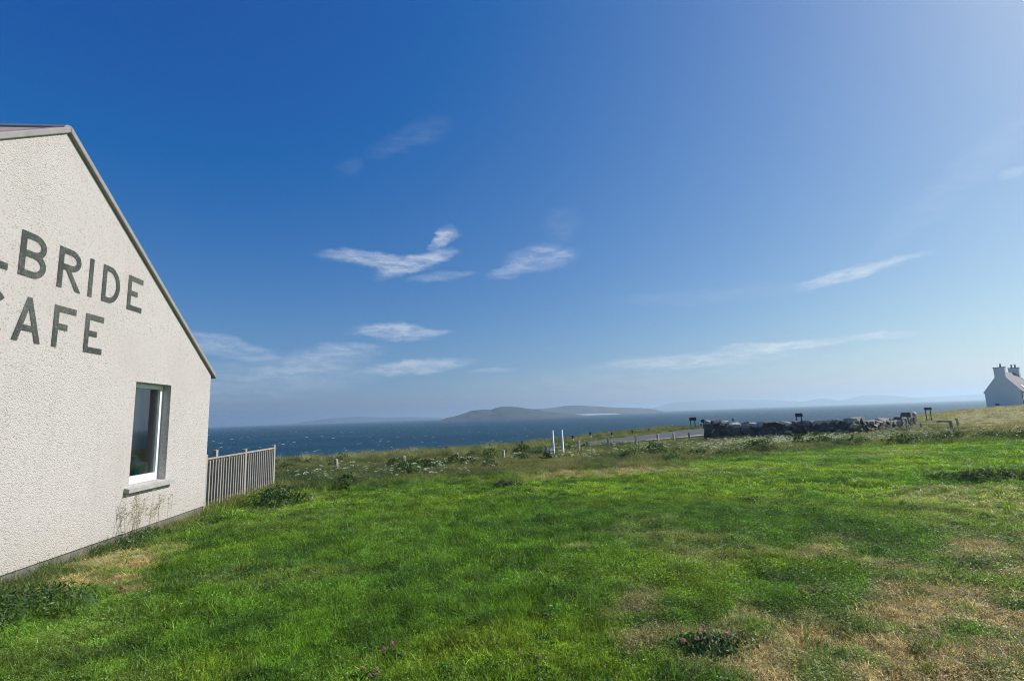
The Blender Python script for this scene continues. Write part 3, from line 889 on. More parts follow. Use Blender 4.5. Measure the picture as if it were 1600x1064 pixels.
# ------------------------------------------------------------------ drystone walls
def stone_mesh(k):
    r = np.random.default_rng(900 + k)
    bm = bmesh.new()
    P = r.uniform(-1, 1, (16, 3)); P = np.sign(P) * np.abs(P) ** .45 * .5
    for p in P: bm.verts.new(p)
    res = bmesh.ops.convex_hull(bm, input=bm.verts[:])
    junk = list({g for g in res['geom_interior'] + res['geom_unused'] if isinstance(g, bmesh.types.BMVert)})
    if junk: bmesh.ops.delete(bm, geom=junk, context='VERTS')
    me = bpy.data.meshes.new('stone'); bm.to_mesh(me); bm.free()
    me.materials.append(M_LICHEN_SUNLIT if k >= 18 else M_STONE)
    return me


STONES = [stone_mesh(k) for k in range(24)]


def dry_wall(a, b, heights, label, thick=.55, big=1.0):
    a, b = Vector((*a, 0)), Vector((*b, 0))
    L = (b - a).length; d = (b - a).normalized(); rz = math.atan2(d.y, d.x)
    o0 = Vector((a.x, a.y, float(tz(a.x, a.y)) - .12))
    e = empty('drystone_wall', o0)
    tag(e, label, 'wall', 'old drystone walls at the road')
    hs = lambda u: np.interp(u, [h[0] for h in heights], [h[1] for h in heights])
    z = 0.0; course = 0
    while z < max(h[1] for h in heights):
        ch = random.uniform(.20, .30) * big; u = random.uniform(-.1, .1)
        while u < L:
            w = random.uniform(.26, .62) * big
            uc = u + w / 2
            top = hs(uc / L)
            if z < top - .06 and uc < L + .1:
                p = a + d * uc
                g = float(tz(p.x, p.y)) - .12
                last = z + ch >= top - .06
                me = STONES[random.randrange(18, 24)] if (last and random.random() < .55) or random.random() < .06 else STONES[random.randrange(0, 18)]  # pale stones favour the top course: sunlit tops put into the colour
                hh = ch * random.uniform(.92, 1.25)
                o = link('stone', me, e, Vector((p.x, p.y, g + z + hh / 2)) - o0 + Vector((random.uniform(-.05, .05), random.uniform(-.06, .06), random.uniform(-.02, .02))),
                         (random.uniform(-.1, .1), random.uniform(-.12, .12), rz + random.uniform(-.15, .15)))
                o.scale = (w * 1.08, thick * random.uniform(.85, 1.15), hh * 1.1)
            u += w * .97
        z += ch * .93; course += 1
    # rubble filling that closes the joints
    fb = MB(); N = 24
    for i in range(N):
        u0 = i / N; p = a + d * (u0 + .5 / N) * L
        hgt = max(hs(u0 + .5 / N) - .16, .1); g = float(tz(p.x, p.y)) - .12
        fb.box(Vector((p.x, p.y, g + hgt / 2)) - o0, (L / N * .98, thick * .62, hgt), Matrix.Rotation(rz, 4, 'Z'))
    f = fb.build('rubble_core', M_STONE, e)
    return e


dry_wall((11.7, 31.5), (20.2, 30.6), [(0, .95), (.03, 1.08), (.12, 1.12), (.2, 1.0), (.35, .98), (.5, 1.0), (.62, 1.0), (.8, 1.02), (1, .96)], 'long dark drystone wall with pale topped stones between the road and the field', .6, 1.1)
dry_wall((20.7, 31.0), (29.4, 37.6), [(0, .95), (.1, .8), (.25, .62), (.4, .7), (.6, .6), (.8, .75), (.93, 1.0), (1, 1.05)], 'lower broken drystone wall behind the leaning fence posts', .6, 1.0)

# leaning old fence posts in front of the broken wall
LEAN = [(25.4, 34.5, .46, .06, 0, 'old fence post upright at the left of the leaning group by the broken wall'), (23.62, 31.2, .46, -.35, .1, 'pale old fence post leaning far to the left by the broken wall'),
        (23.72, 30.9, .58, .02, 0, 'tallest dark old fence post in the leaning group by the broken wall'), (24.1, 31.2, .25, -.3, 0, 'short stub of old fence post leaning left beside the tallest one'),
        (26.4, 34.4, .38, .0, .1, 'thin old fence post at the right of the leaning group by the broken wall'), (25.62, 32.2, .2, .05, 0, 'short lone stump of a post in the grass right of the broken wall'),
        (28.85, 33.2, .42, -.22, .05, 'old fence post leaning left in the brown field right of the cross bar post')]
for x, y, top, ry, rx, lb in LEAN:
    b0 = float(tz(x, y)); H = top - b0
    o = MB().box((0, 0, H / 2 - .15), (.10, .10, H + .3), None, .012).build('old_fence_post', M_POST, None, (x, y, b0), (rx, ry, random.uniform(0, 1)))
    tag(o, lb, 'post', 'old fence posts by the broken wall')
b0 = float(tz(25.3, 29.6))
e = empty('cross_bar_post', (25.3, 29.6, b0), -.4)
tag(e, 'grey post with a horizontal bar to its left in the brown field', 'post')
MB().box((0, 0, .22), (.13, .13, .80), Matrix.Rotation(-.08, 4, 'Y'), .012).build('post', M_POST, e)
MB().box((-.34, 0, .58), (.62, .09, .10), Matrix.Rotation(.05, 4, 'Y'), .01).build('cross_bar', M_POST, e)

# ------------------------------------------------------------------ white house on the skyline
HO = Vector((116.0, 120.0, -1.3))
house = empty('white_house', HO, math.atan2(.49, .87))       # local x runs along the ridge, away from the near gable
tag(house, 'white gabled house with two chimneys standing on the skyline at the right', 'house')
HW, HE, HR, HL = 3.35, 4.3, 8.8, 9.8
P = [(0, -HW, -.4), (0, HW, -.4), (0, HW, HE), (0, 0, HR), (0, -HW, HE), (HL, -HW, -.4), (HL, HW, -.4), (HL, HW, HE), (HL, 0, HR), (HL, -HW, HE)]
link('wall', new_mesh('wall', P, [(0, 4, 3, 2, 1), (5, 6, 7, 8, 9), (0, 5, 9, 4), (1, 2, 7, 6)], M_HOUSE), house)
for sgn in (-1, 1):
    k = (HR - HE) / HW
    P = []
    for x in (.14, HL - .14):
        for yy, zz in ((0, HR + .02), (sgn * (HW + .22), HE - .22 * k + .02), (sgn * (HW + .22), HE - .22 * k + .14), (0, HR + .16)): P.append((x, yy, zz))
    link('roof', new_mesh('roof', P, [(0, 1, 2, 3), (4, 7, 6, 5), (3, 2, 6, 7), (0, 4, 5, 1), (1, 5, 6, 2), (0, 3, 7, 4)], M_SLATE), house)
    for x in (-.02, HL - .16):          # raised white skews at the gables
        P = []
        for xx in (x, x + .17):
            for yy, zz in ((sgn * .02, HR), (sgn * (HW + .16), HE - .16 * k), (sgn * (HW + .16), HE - .16 * k + .24), (sgn * .02, HR + .26)): P.append((xx, yy, zz))
        link('skew', new_mesh('skew', P, [(0, 1, 2, 3), (4, 7, 6, 5), (3, 2, 6, 7), (0, 4, 5, 1), (1, 5, 6, 2), (0, 3, 7, 4)], M_HOUSE), house)
for x, w, pots in ((.42, 2.0, (-.25,)), (HL - .42, 1.9, (-.3, .35))):
    ch = MB().box((0, 0, .2), (.86, w, 3.4), None, .02).build('chimney', M_HOUSE, house, (x, 0, 8.1))
    MB().box((0, 0, 1.97), (1.06, w + .24, .14), None, .02).build('cope', M_SILL, ch)
    for py in pots:
        P, Q = lathe([(.19, 0), (.2, .05), (.16, .1), (.15, .62), (.19, .66), (.19, .74), (.15, .75)], 12)
        link('chimney_pot', new_mesh('chimney_pot', P, Q, M_POT, True), ch, (0, py, 2.04))
wn = MB()
wy, wz = 1.35, .95
for bx in (((-.03, wy - .42, wz), (.08, .07, 1.25)), ((-.03, wy + .42, wz), (.08, .07, 1.25)), ((-.03, wy, wz + .6), (.08, .77, .07)), ((-.03, wy, wz - .6), (.08, .77, .07)), ((-.03, wy, wz), (.07, .77, .05))):
    wn.box(*bx)
w_ = wn.build('window', M_UPVC, house)
MB().box((-.012, wy, wz), (.02, .80, 1.16)).build('pane', M_SIGNB, w_)
MB().box((-.06, wy, wz - .69), (.16, 1.05, .09)).build('sill', M_SILL, w_)
MB().tube([(-.06, -HW - .05, HE - .1), (-.06, -HW - .02, HE - .5), (-.06, -HW + .05, HE - .7), (-.06, -HW + .05, -.3)], .07, 8).build('downpipe', M_DARKP, house)
MB().tube([(-.1, -HW - .24, HE - .28), (HL + .1, -HW - .24, HE - .28)], .08, 8).build('gutter', M_DARKP, house)
for x in (3.2, 6.4):
    P = [(x - .6, -HW + .9, HE + 1.35), (x + .6, -HW + .9, HE + 1.35), (x + .6, -HW + .35, HE + .62), (x - .6, -HW + .35, HE + .62)]
    P = [(a, b2 - .06, c + .12) for a, b2, c in P] + [(a, b2 + .05, c) for a, b2, c in P]
    link('skylight', new_mesh('skylight', P, [(0, 3, 2, 1), (4, 5, 6, 7), (0, 1, 5, 4), (1, 2, 6, 5), (2, 3, 7, 6), (3, 0, 4, 7)], M_UPVC), house)

# ------------------------------------------------------------------ plants
def shade_attr(me, arr):
    a = me.attributes.new('shade', 'FLOAT_COLOR', 'POINT')
    arr = np.asarray(arr)
    if arr.ndim == 1: arr = np.repeat(arr[:, None], 3, 1)
    a.data.foreach_set('color', np.c_[arr, np.ones(len(arr))].astype(np.float32).ravel())


def blade_clump(name, n, rad, h0, h1, w, lean, seed, mat, wind=.25, seedhead=0):
    r = np.random.default_rng(seed)
    V, Fc, S = [], [], []
    for i in range(n):
        a = r.uniform(0, 2 * math.pi); q = rad * math.sqrt(r.uniform())
        x, y = q * math.cos(a), q * math.sin(a)
        h = r.uniform(h0, h1); az = r.uniform(0, 2 * math.pi); ln_ = r.uniform(.1, 1) * lean
        dx, dy = math.cos(az) * ln_ - wind * r.uniform(.3, 1), math.sin(az) * ln_ - wind * .3
        fa = r.uniform(0, math.pi); wx, wy = math.cos(fa) * w / 2, math.sin(fa) * w / 2
        sh = r.uniform(.55, 1.5); tint = np.array([1 + r.uniform(-.1, .25), 1, 1 + r.uniform(-.2, .2)])
        k = len(V)
        for t_, ws in ((0, 1.), (.45, .9), (.8, .55)):
            b_ = t_ ** 1.7
            p = np.array([x + dx * h * b_, y + dy * h * b_, h * (t_ - .22 * b_ * min(1.2, (dx * dx + dy * dy))) - .01])
            V += [p - np.array([wx * ws, wy * ws, 0]), p + np.array([wx * ws, wy * ws, 0])]
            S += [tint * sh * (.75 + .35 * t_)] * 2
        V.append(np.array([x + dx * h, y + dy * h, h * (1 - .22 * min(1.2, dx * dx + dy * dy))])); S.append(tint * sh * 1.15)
        Fc += [(k, k + 1, k + 3, k + 2), (k + 2, k + 3, k + 5, k + 4), (k + 4, k + 5, k + 6)]
        if i < seedhead:
            tip = V[-1]; k = len(V)
            for q2 in range(4):
                zz = tip + np.array([dx * .012 * q2, dy * .012 * q2, .0 + .018 * q2]); ww = (.002, .005, .0045, .001)[q2]
                V += [zz - np.array([ww, 0, 0]), zz + np.array([ww, 0, 0])]; S += [np.array([1.9, 1.35, 1.5])] * 2
            Fc += [(k + 2 * j, k + 2 * j + 1, k + 2 * j + 3, k + 2 * j + 2) for j in range(3)]
    me = new_mesh(name, V, Fc, mat)
    shade_attr(me, S)
    return me


def leaf_quads(P, N_, size, r, aspect=1.0):
    """one bent leaf (two triangles-pairs) at each point"""
    V, Fc = [], []
    for p, n_, s in zip(P, N_, size):
        n_ = Vector(n_).normalized(); a = n_.orthogonal().normalized()
        a = Matrix.Rotation(r.uniform(0, 6.28), 3, n_) @ a; b_ = n_.cross(a)
        p = Vector(p); k = len(V)
        V += [p - a * s * aspect, p - b_ * s * .45 + n_ * s * .12, p + a * s * aspect - n_ * s * .15, p + b_ * s * .45 + n_ * s * .12]
        Fc += [(k, k + 1, k + 2), (k, k + 2, k + 3)]
    return V, Fc


def leaf_mound(name, n, rx, ry, h, s0, s1, seed, mat, aspect=1.0, stems=0):
    r = np.random.default_rng(seed)
    ph = r.uniform(0, 2 * math.pi, n); u = r.uniform(0, 1, n) ** .5
    lump_ = 1 + .3 * np.sin(ph * 3 + seed) + .2 * np.sin(ph * 7 + 2 * seed)
    x = rx * u * np.cos(ph) * lump_; y = ry * u * np.sin(ph) * lump_
    top = h * np.sqrt(np.clip(1 - u ** 2 * .9, 0, 1)) * (.7 + .6 * fbm(x / rx * 2.5 + seed, y / ry * 2.5, seed, 3))
    z = top * r.uniform(.05, 1, n) ** .55
    P = np.stack([x, y, z], -1)
    Nn = np.stack([x / rx, y / ry, np.full(n, .6)], -1) + r.normal(0, .55, (n, 3))
    V, Fc = leaf_quads(P, Nn, r.uniform(s0, s1, n), r, aspect)
    S = np.repeat(r.uniform(.55, 1.4, n), 4)
    tint = np.stack([S * np.repeat(r.uniform(.85, 1.25, n), 4), S, S * np.repeat(r.uniform(.8, 1.2, n), 4)], -1)
    me = new_mesh(name, V, Fc, mat)
    shade_attr(me, tint)
    return me


def scatter(name, src, pts, rotz, tilt, scl, var, colr, label):
    """one stuff object whose points carry an instance each"""
    me = bpy.data.meshes.new(name)
    n = len(pts)
    me.vertices.add(n); me.vertices.foreach_set('co', np.asarray(pts, np.float32).ravel())
    def att(nm, ty, key, arr):
        a = me.attributes.new(nm, ty, 'POINT'); a.data.foreach_set(key, np.asarray(arr).ravel())
    att('rot', 'FLOAT_VECTOR', 'vector', np.stack([tilt[:, 0], tilt[:, 1], rotz], -1).astype(np.float32))
    att('scl', 'FLOAT_VECTOR', 'vector', np.asarray(scl, np.float32))
    att('var', 'INT', 'value', np.asarray(var, np.int32))
    att('col', 'FLOAT_COLOR', 'color', np.c_[colr, np.ones(n)].astype(np.float32))
    c = bpy.data.collections.new(name + '_source')
    for i, sm in enumerate(src):
        c.objects.link(bpy.data.objects.new(f'{name}_source_{i:02d}', sm))
    ng = bpy.data.node_groups.new(name + '_scatter', 'GeometryNodeTree')
    ng.interface.new_socket('Geometry', in_out='INPUT', socket_type='NodeSocketGeometry')
    ng.interface.new_socket('Geometry', in_out='OUTPUT', socket_type='NodeSocketGeometry')
    g = NT(ng)
    gi = g.n('NodeGroupInput'); ci = g.n('GeometryNodeCollectionInfo')
    ci.inputs['Collection'].default_value = c; ci.inputs['Separate Children'].default_value = True; ci.inputs['Reset Children'].default_value = True
    def na(nm, ty): return g.n('GeometryNodeInputNamedAttribute', {'Name': nm}, data_type=ty).outputs[0]
    ip = g.n('GeometryNodeInstanceOnPoints', {'Points': gi.outputs[0], 'Instance': ci.outputs[0], 'Pick Instance': True, 'Instance Index': na('var', 'INT'), 'Rotation': na('rot', 'FLOAT_VECTOR'), 'Scale': na('scl', 'FLOAT_VECTOR')})
    g.n('NodeGroupOutput', {0: ip.outputs[0]})
    o = link(name, me)
    md = o.modifiers.new('scatter', 'NODES'); md.node_group = ng
    tag(o, label, kind='stuff')
    return o


def wedge(r0, r1, density, half=R(56)):
    n = int(density * half * (r1 ** 2 - r0 ** 2))
    r_ = np.sqrt(rng.uniform(r0 ** 2, r1 ** 2, n)); a = rng.uniform(-half, half, n)
    x, y = r_ * np.sin(a), r_ * np.cos(a)
    s, nn = wall_sn(x, y)
    ok = ~(((nn < .03) & (s < 10.5)) | on_road(x, y, .15) | ((nn < -.02) & (nn > -.12) & (s < 14.2)))
    return x[ok], y[ok]


def put(name, src, x, y, base_s, label, hmul=None, colr=None, tl=.12, sink=0.0, var=None):
    n = len(x)
    s = base_s * rng.uniform(.7, 1.35, n)
    h = np.ones(n) if hmul is None else hmul
    cj = (lawn_colour(x, y) if colr is None else colr) * rng.uniform(.5, 1.45, n)[:, None]
    return scatter(name, src, np.stack([x, y, gz(x, y) - sink], -1), rng.uniform(0, 6.283, n), rng.normal(0, tl, (n, 2)),
                   np.stack([s, s, s * h], -1), rng.integers(0, len(src), n) if var is None else var, cj, label)


# --- lawn
short = [blade_clump('grass_clump', 18, .055, .018, .046, .0050, 1.7, 10 + k, M_GRASS) for k in range(5)]
short += [blade_clump('grass_clump', 9, .05, .03, .085, .0040, .8, 20 + k, M_GRASS) for k in range(2)]
r9 = np.random.default_rng(5)
for k in range(3):       # low clover leaflets between the blades
    n = 34
    P = np.c_[r9.uniform(-.065, .065, (n, 2)), r9.uniform(.008, .042, n)]
    Vl, Fl = leaf_quads(P, np.c_[r9.normal(0, .65, (n, 2)), np.ones(n)], r9.uniform(.006, .011, n), r9, .8)
    me_ = new_mesh('clover_clump', Vl, Fl, M_GRASS); shade_attr(me_, np.repeat(r9.uniform(.5, 1.25, n), 4)); short.append(me_)


def lawn_h(x, y):
    d = dryness(x, y)
    return np.clip((.55 + 1.0 * fbm(x * 1.9, y * 1.9, 66, 3)) * (1 - .72 * d), .18, 2.0)


def lawn_pts(r0, r1, dens):
    x, y = wedge(r0, r1, dens)
    keep = (rng.uniform(0, 1, len(x)) > rough(x, y) * 1.1) & (rng.uniform(0, 1, len(x)) > dryness(x, y) * .35)
    return x[keep], y[keep]


def lawn_var(x, y):       # clover leaflets take over from blades towards the right
    p = .15 + .6 * sstep(-.6, 2.2, x + (fbm(x * .8, y * .8, 41, 3) - .5) * 5)
    return np.where(rng.uniform(0, 1, len(x)) < p, rng.integers(7, 10, len(x)), rng.integers(0, 7, len(x)))


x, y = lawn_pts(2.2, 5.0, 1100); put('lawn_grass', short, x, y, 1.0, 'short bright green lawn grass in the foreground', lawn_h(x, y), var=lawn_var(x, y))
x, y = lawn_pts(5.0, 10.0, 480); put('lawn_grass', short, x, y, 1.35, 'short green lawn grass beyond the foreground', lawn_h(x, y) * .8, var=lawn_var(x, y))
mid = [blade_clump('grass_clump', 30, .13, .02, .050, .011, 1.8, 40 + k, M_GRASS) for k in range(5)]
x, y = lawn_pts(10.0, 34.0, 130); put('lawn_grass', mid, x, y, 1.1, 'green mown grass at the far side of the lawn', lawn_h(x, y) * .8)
# flattened straw of the dry patches, with green tufts pushing through
thatch = [blade_clump('straw_clump', 22, .06, .012, .040, .0048, 2.2, 30 + k, M_GRASS, wind=.5) for k in range(5)]
x, y = wedge(2.2, 8.0, 620); k_ = rng.uniform(0, 1, len(x)) < sstep(.2, .7, dryness(x, y)) * .9; x, y = x[k_], y[k_]
put('dry_straw', thatch, x, y, 1.1, 'flattened dry straw of the bare patches', colr=lawn_colour(x, y) * rng.uniform(.6, 1.25, len(x))[:, None])
tuft = [blade_clump('grass_tuft', 70, .085, .04, .105, .0045, 1.5, 130 + k, M_GRASS) for k in range(4)]
x, y = wedge(2.4, 16.0, 9); k_ = (rough(x, y) < .4) & ((dryness(x, y) > .25) | (rng.uniform(0, 1, len(x)) < .45)); x, y = x[k_], y[k_]
put('grass_tufts', tuft, x, y, .85, 'dark green tufts of grass in the lawn and the dry patches', colr=lerp(np.repeat(np.array([[.075, .185, .028]]), len(x), 0), np.repeat(np.array([[.20, .33, .04]]), len(x), 0), rng.uniform(0, 1, len(x)) ** 2))
# long stray blades on the lawn
x, y = wedge(2.4, 9.0, 16); k_ = rng.uniform(0, 1, len(x)) < fbm(x * .8, y * .8, 8, 3) * (1 - dryness(x, y))
x, y = x[k_], y[k_]
stray = [blade_clump('grass_clump', 5, .03, .06, .13, .0032, .9, 60 + k, M_GRASS) for k in range(4)]
put('stray_grass', stray, x, y, 1.0, 'longer stray grass blades in the lawn', colr=lawn_colour(x, y) * 1.25)
# dark broad-leaf weeds in the lawn
weed = [leaf_mound('weed_leaves', 110, .11, .11, .05, .007, .014, 70 + k, M_GRASS, 1.3) for k in range(3)]
x, y = wedge(2.4, 14.0, 3.2); k_ = (fbm(x * .9, y * .9, 88, 3) > .52) & (dryness(x, y) < .15)
x, y = x[k_], y[k_]
put('lawn_weeds', weed, x, y, 1.2, 'dark low broad leaved weeds in the lawn', colr=np.repeat(np.array([[.060, .150, .030]]), len(x), 0))

# --- rough grass
tall = [blade_clump('tall_grass_clump', 40, .17, .16, .40, .007, .8, 80 + k, M_GRASS, wind=.35, seedhead=6) for k in range(5)]


def rough_pts(r0, r1, dens):
    x, y = wedge(r0, r1, dens)
    k_ = (rng.uniform(0, 1, len(x)) < rough(x, y)) & (tz(x, y) > -3.5)
    return x[k_], y[k_]


def rough_h(x, y):
    return np.clip(.12 + .85 * fbm(x * .7, y * .7, 99, 3), .2, 1.0) * (1 - .35 * dryness(x, y))


x, y = rough_pts(3.0, 17.0, 75); s_, n_ = wall_sn(x, y)
put('rough_grass', tall, x, y, .62, 'rough meadow grass between the lawn and the posts', rough_h(x, y))
x, y = rough_pts(17.0, 27.0, 44); put('rough_grass', tall, x, y, .8, 'rough olive grass around the posts and the road', rough_h(x, y) * .8)
x, y = rough_pts(27.0, 48.0, 13); put('rough_grass', tall, x, y, 1.15, 'rough grass on the bank above the sea and along the walls', rough_h(x, y) * .7)
x, y = rough_pts(48.0, 130.0, 1.1); k_ = x > 15; x, y = x[k_], y[k_]; put('field_grass', tall, x, y, 1.9, 'brown and green grass of the far field', rough_h(x, y) * .45)

# pale mounds of marram along the top of the bank
marram = [blade_clump('marram_clump', 70, .22, .22, .48, .008, 1.2, 140 + k, M_GRASS, wind=.6) for k in range(4)]
x = rng.uniform(-16, 3, 420); y = 27.0 + rng.normal(0, 1.6, 420) + 2.0 * (fbm(x * .5, x * 0 + 3.0, 61, 2) - .5)
k_ = (fbm(x * .55, y * .55, 62, 3) > .46) & ~on_road(x, y, .5); x, y = x[k_], y[k_]
put('marram_grass', marram, x, y, .95, 'pale windblown marram grass along the top of the bank', colr=np.repeat(np.array([[.27, .295, .135]]), len(x), 0))

# dark leafy clumps through the rough
dock = [leaf_mound('dock_leaves', 130, .34, .30, .36, .03, .07, 90 + k, M_GRASS, 1.2) for k in range(4)]
x, y = rough_pts(12.0, 26.0, .5); k_ = fbm(x * .35, y * .35, 123, 3) > .52; x, y = x[k_], y[k_]
put('leafy_weeds', dock, x, y, 1.0, 'dark leafy weeds among the rough grass', colr=np.repeat(np.array([[.085, .145, .045]]), len(x), 0))

# white umbels
def umbel(seed):
    r = np.random.default_rng(seed)
    V, Fc, S, mi = [], [], [], []
    def add(v, f, s, m_):
        k = len(V); V.extend(v); Fc.extend([tuple(i + k for i in q) for q in f]); S.extend(s); mi.extend([m_] * len(f))
    for i in range(r.integers(3, 6)):
        h = r.uniform(.32, .62); dx, dy = r.uniform(-.22, .22, 2)
        w = .006
        add([(-w, 0, 0), (w, 0, 0), (dx + w * .6, dy, h), (dx - w * .6, dy, h)], [(0, 1, 2, 3)], [np.array([.25, .40, .2])] * 4, 0)
        rad = r.uniform(.05, .10)
        n = 11
        a = r.uniform(0, 6.28, n); q = rad * np.sqrt(r.uniform(0, 1, n))
        P = np.stack([dx + q * np.cos(a), dy + q * np.sin(a), h + .02 - q * .25], -1)
        v, f = leaf_quads(P, np.c_[r.normal(0, .35, (n, 2)), np.ones(n)], np.full(n, rad * .38), r, .9)
        add(v, f, list(np.repeat(r.uniform(.85, 1.1, n), 4)[:, None] * np.ones(3)), 0)
    n = 16
    P = np.c_[r.uniform(-.2, .2, (n, 2)), r.uniform(.05, .25, n)]
    v, f = leaf_quads(P, r.normal(0, 1, (n, 3)), r.uniform(.02, .05, n), r, 1.2)
    add(v, f, list(np.repeat(r.uniform(.6, 1.3, n), 4)[:, None] * np.array([.13, .22, .075])), 0)
    me = new_mesh('cow_parsley', V, Fc, M_UMBEL); shade_attr(me, np.array(S))
    return me


umb = [umbel(200 + k) for k in range(6)]
PX, PY = [], []
for cx, cy, rx, ry, n in ((12.2, 24.5, 2.2, 2.2, 190), (8.6, 21.5, 1.3, 2.0, 55), (5.6, 22.0, 2.4, 3.0, 45), (16.5, 26.0, 2.2, 2.2, 45), (20.5, 27.5, 2.4, 2.0, 40), (-3.6, 15.3, 2.2, 1.6, 16), (-2.0, 14.0, 1.2, 1.0, 7),
                          (-.6, 18.5, 2.0, 1.6, 14), (2.6, 19.8, 2.0, 1.6, 14), (15.5, 21.0, 2.0, 1.0, 18), (23, 24, 2.5, 1.5, 20), (-5.2, 13.5, .8, .8, 8)):
    PX.append(rng.normal(cx, rx * .55, n)); PY.append(rng.normal(cy, ry * .55, n))
x, y = np.concatenate(PX), np.concatenate(PY)
k_ = ~on_road(x, y, .3) & (y > 12.5); x, y = x[k_], y[k_]
put('cow_parsley', umb, x, y, .70, 'white cow parsley flowering in the rough grass', colr=np.ones((len(x), 3)), sink=.08)
# tiny white daisies in the lawn
dz = []
for k in range(2):
    Vl, Fl = leaf_quads([(0, 0, .035), (.02, .01, .03), (.05, .0, .034)], [(0, 0, 1), (.3, 0, 1), (0, .2, 1)], [.006, .006, .005], r9, .9)
    me_ = new_mesh('daisy', Vl, Fl, M_UMBEL); shade_attr(me_, np.ones(len(Vl))); dz.append(me_)
x, y = wedge(2.8, 12.0, .9); put('daisies', dz, x, y, 1.2, 'tiny white daisies dotted over the lawn', colr=np.ones((len(x), 3)))

# --- single plants
fb = leaf_mound('bush', 900, .52, .42, .40, .022, .050, 301, M_LEAF, 1.1)
o = link('bush', fb, None, (-4.75, 10.25, -.02)); tag(o, 'dark leafy bush at the end of the picket fence on the lawn edge', 'bush')
np_ = leaf_mound('weed_patch', 1300, .42, .52, .26, .010, .024, 302, M_LEAF, 1.5)
o = link('weed_patch', np_, None, (-4.45, 4.75, -.02)); tag(o, 'dark weed patch at the foot of the cafe wall at lower left', 'plant', kind='stuff')
o = link('weed_patch', leaf_mound('weed_patch', 700, .26, .5, .20, .009, .022, 305, M_LEAF, 1.5), None, (-5.35, 7.35, -.01), (0, 0, .1)); tag(o, 'dark weed patch at the wall foot below the dry stalks', 'plant', kind='stuff')
o = link('tussock', leaf_mound('tussock', 950, .95, .42, .22, .02, .05, 303, M_LEAF2, 1.8), None, (9.4, 10.3, -.02)); tag(o, 'low dark tussock on the lawn at the right edge of the photo', 'plant')
o = link('tussock', leaf_mound('tussock', 600, .30, .24, .16, .02, .04, 304, M_LEAF2, 1.8), None, (-.25, 11.8, -.02)); tag(o, 'small dark tussock at the far lawn edge near the middle', 'plant')

# dry stalks against the wall
r8 = np.random.default_rng(44)
def stalks(n, h0, h1, spread):
    V, Fc, S = [], [], []
    for i in range(n):
        x, y = r8.normal(0, spread, 2) * (1, .35); h = r8.uniform(h0, h1); lx, ly = r8.normal(.08, .12), r8.normal(0, .06)
        sh = r8.uniform(.6, 1.3); w = .0035
        pts = [np.array([x + lx * h * t_ ** 1.6, y + ly * h * t_ ** 1.6, h * t_]) for t_ in np.linspace(0, 1, 6)]
        for j in range(5):
            k = len(V); V += [pts[j] - (w, 0, 0), pts[j] + (w, 0, 0), pts[j + 1] + (w, 0, 0), pts[j + 1] - (w, 0, 0)]; Fc.append((k, k + 1, k + 2, k + 3)); S += [sh] * 4
        for j in range(14):
            p = pts[-1] - np.array([lx, ly, 1]) * r8.uniform(0, .4) * h; dd = r8.normal(0, 1, 3) * (.04, .03, .02) + (.015, 0, .02); k = len(V)
            V += [p, p + dd * .5 + (0, 0, .004), p + dd, p + dd * .5 - (0, 0, .004)]; Fc.append((k, k + 1, k + 2, k + 3)); S += [sh * 1.1] * 4
    me = new_mesh('dry_stalks', V, Fc, M_STALK); shade_attr(me, np.array(S)); return me
e_ = math.pi / 2 - WAZ
o = link('dry_stalks', stalks(16, .35, .75, .22), None, (-5.66, 7.55, 0), (0, 0, e_)); tag(o, 'tall dry grass stalks standing against the white wall left of the window', 'plant', 'dry stalks at the cafe wall', 'stuff')
o = link('dry_stalks', stalks(12, .3, .6, .2), None, (-5.78, 8.2, 0), (0, 0, e_)); tag(o, 'shorter dry stalks against the white wall below the window sill', 'plant', 'dry stalks at the cafe wall', 'stuff')

# clover plants with pink heads
def flower_head(seed, rad, mat):
    r = np.random.default_rng(seed); n = 60
    d = r.normal(0, 1, (n, 3)); d /= np.linalg.norm(d, axis=1)[:, None]
    V, Fc = leaf_quads(d * rad * .75, d + r.normal(0, .5, (n, 3)), np.full(n, rad * .42), r, 1.1)
    me = new_mesh('flower_head', V, Fc, mat); shade_attr(me, np.repeat(r.uniform(.6, 1.35, n), 4)); return me
PKH = [flower_head(500 + k, .017, M_PINK) for k in range(3)]; RSH = [flower_head(510 + k, .016, M_RUST) for k in range(3)]
def clover_plant(x, y, rx, ry, h, nl, heads, src, label, seed, front=-.1):
    e = empty('clover_plant', (x, y, float(gz(np.array([x]), np.array([y]))[0]) - .01))
    tag(e, label, 'plant', 'clover plants in the foreground lawn')
    link('leaves', leaf_mound('clover_leaves', nl, rx, ry, h, .010, .020, seed, M_CLOVER, .9), e)
    for i in range(heads):
        a, b_ = random.uniform(-.75, .75) * rx, random.uniform(-.3, .8) * ry
        link('flower_head', random.choice(src), e, (a, b_, h * (1.0 - .5 * (a / rx) ** 2) + random.uniform(-.01, .025)), (random.uniform(-.4, .4), random.uniform(-.4, .4), random.uniform(0, 3)))
    return e
clover_plant(1.24, 3.62, .25, .14, .13, 1100, 7, PKH, 'dark clover plant with bright pink heads near the bottom of the photo', 610)
clover_plant(2.50, 4.50, .20, .13, .05, 260, 14, RSH, 'low clover plant with many pale faded heads beside the dry patch', 611)
clover_plant(-.89, 3.68, .09, .07, .08, 120, 2, PKH, 'small clover plant with two red pink heads left of centre', 612)
clover_plant(-1.02, 3.42, .14, .06, .06, 140, 6, RSH, 'clover plant with rusty heads at the very bottom edge', 613)
clover_plant(.04, 3.46, .10, .07, .06, 120, 2, RSH, 'clover plant with two dull heads at bottom centre', 614)

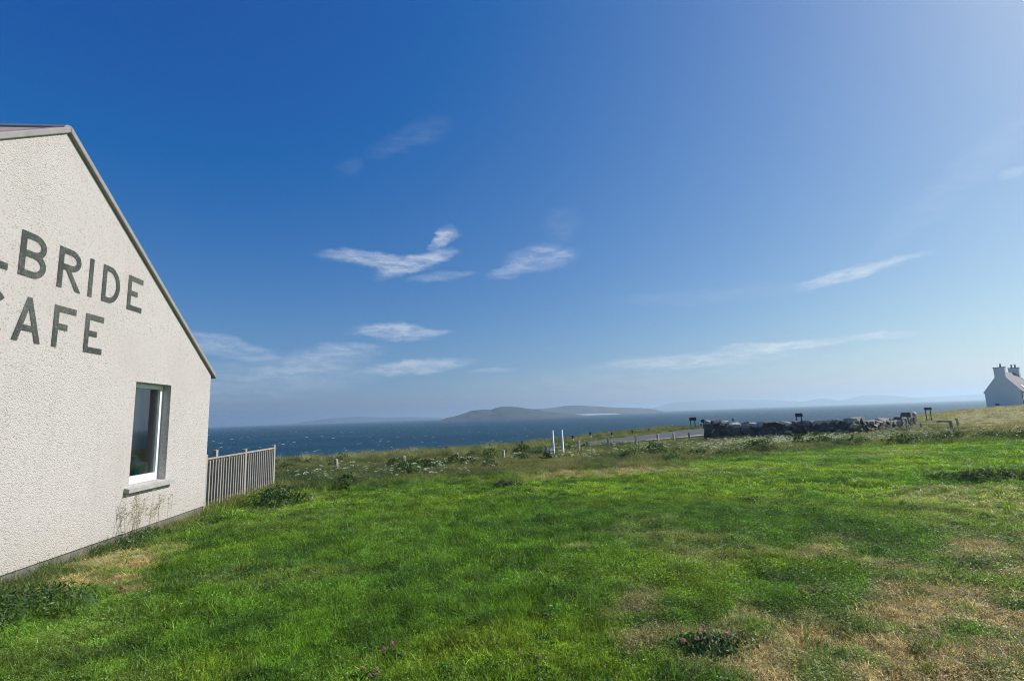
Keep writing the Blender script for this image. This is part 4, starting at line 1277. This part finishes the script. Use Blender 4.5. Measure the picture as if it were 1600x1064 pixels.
# hedge clumps along the far edge of the lawn
HB = [leaf_mound('hedge_bush', 620, .95, .55, .50, .03, .065, 700 + k, M_LEAF2, 1.2) for k in range(4)]
HED = [(16.6, 21.0, 1.0, 'dark hedge bush at the left end of the low hedge row by the field'), (17.7, 20.6, 1.05, 'second dark hedge bush from the left in the low hedge row'), (18.9, 20.2, .95, 'third dark hedge bush in the low hedge row'),
       (20.1, 19.9, 1.1, 'dark hedge bush near the right edge in the low hedge row'), (21.3, 19.4, 1.0, 'last dark hedge bush of the low hedge row at the right edge'),
       (7.4, 18.0, .8, 'dark bush at the lawn edge below the left end of the stone wall'), (9.8, 20.0, .85, 'dark bush among white flowers at the lawn edge'), (13.4, 21.2, .8, 'dark bush at the lawn edge below the right half of the stone wall'),
       (4.9, 23.0, .5, 'small dark bush in the rough grass right of the white poles')]
for i, (x, y, s, lb) in enumerate(HED):
    o = link('hedge_bush', HB[i % 4], None, (x, y, float(gz(np.array([x]), np.array([y]))[0]) - .05), (0, 0, random.uniform(-.5, .5)))
    o.scale = (s, s, s * .85)
    tag(o, lb, 'bush', 'dark bushes along the far edge of the lawn')

# ------------------------------------------------------------------ whitecaps and breakers
V, Fc = [], []
def crest(x, y, w, h):
    az = math.atan2(x, y) + random.uniform(-.5, .5); ca_, sa_ = math.cos(az), -math.sin(az)
    k = len(V); N = 7
    ph = random.uniform(0, 6)
    for i in range(N):
        u = i / (N - 1) - .5; e_ = (1 - (2 * u) ** 2) ** .5 * random.uniform(.55, 1.1)
        px, py = x + ca_ * u * w, y + sa_ * u * w + math.sin(ph + u * 5) * w * .12
        V.extend([(px, py - .5 * e_ * h, SEA_Z + .02), (px, py, SEA_Z + h * e_ + .05), (px, py + h * 1.2, SEA_Z + .02)])
    for i in range(N - 1):
        for j in (0, 1): Fc.append((k + i * 3 + j, k + i * 3 + 3 + j, k + i * 3 + 4 + j, k + i * 3 + j + 1))
for i in range(900):
    d = 150 * math.exp(random.uniform(0, 2.2)); a = random.uniform(-1.0, 1.05)
    x, y = d * math.sin(a), d * math.cos(a)
    g = random.random() ** 2.2
    crest(x, y, .6 + 2.3 * g * (d / 300) ** .5, .06 + .13 * g)
for x, y, w, h in ((-40, 182, 4.5, .4), (-34, 190, 3.4, .3), (2.0, 165, 4.5, .38), (6, 168, 2.5, .25), (-46, 176, 3, .22), (16, 176, 3.5, .25), (28, 190, 4, .25), (30, 205, 3.5, .22), (-60, 215, 3, .2), (22, 200, 3, .2), (9, 200, 3, .2)):
    crest(x, y, w, h)
wc = link('whitecaps', new_mesh('whitecaps', V, Fc, M_FOAM, True))
tag(wc, 'white foam crests scattered over the windy sea', kind='stuff')
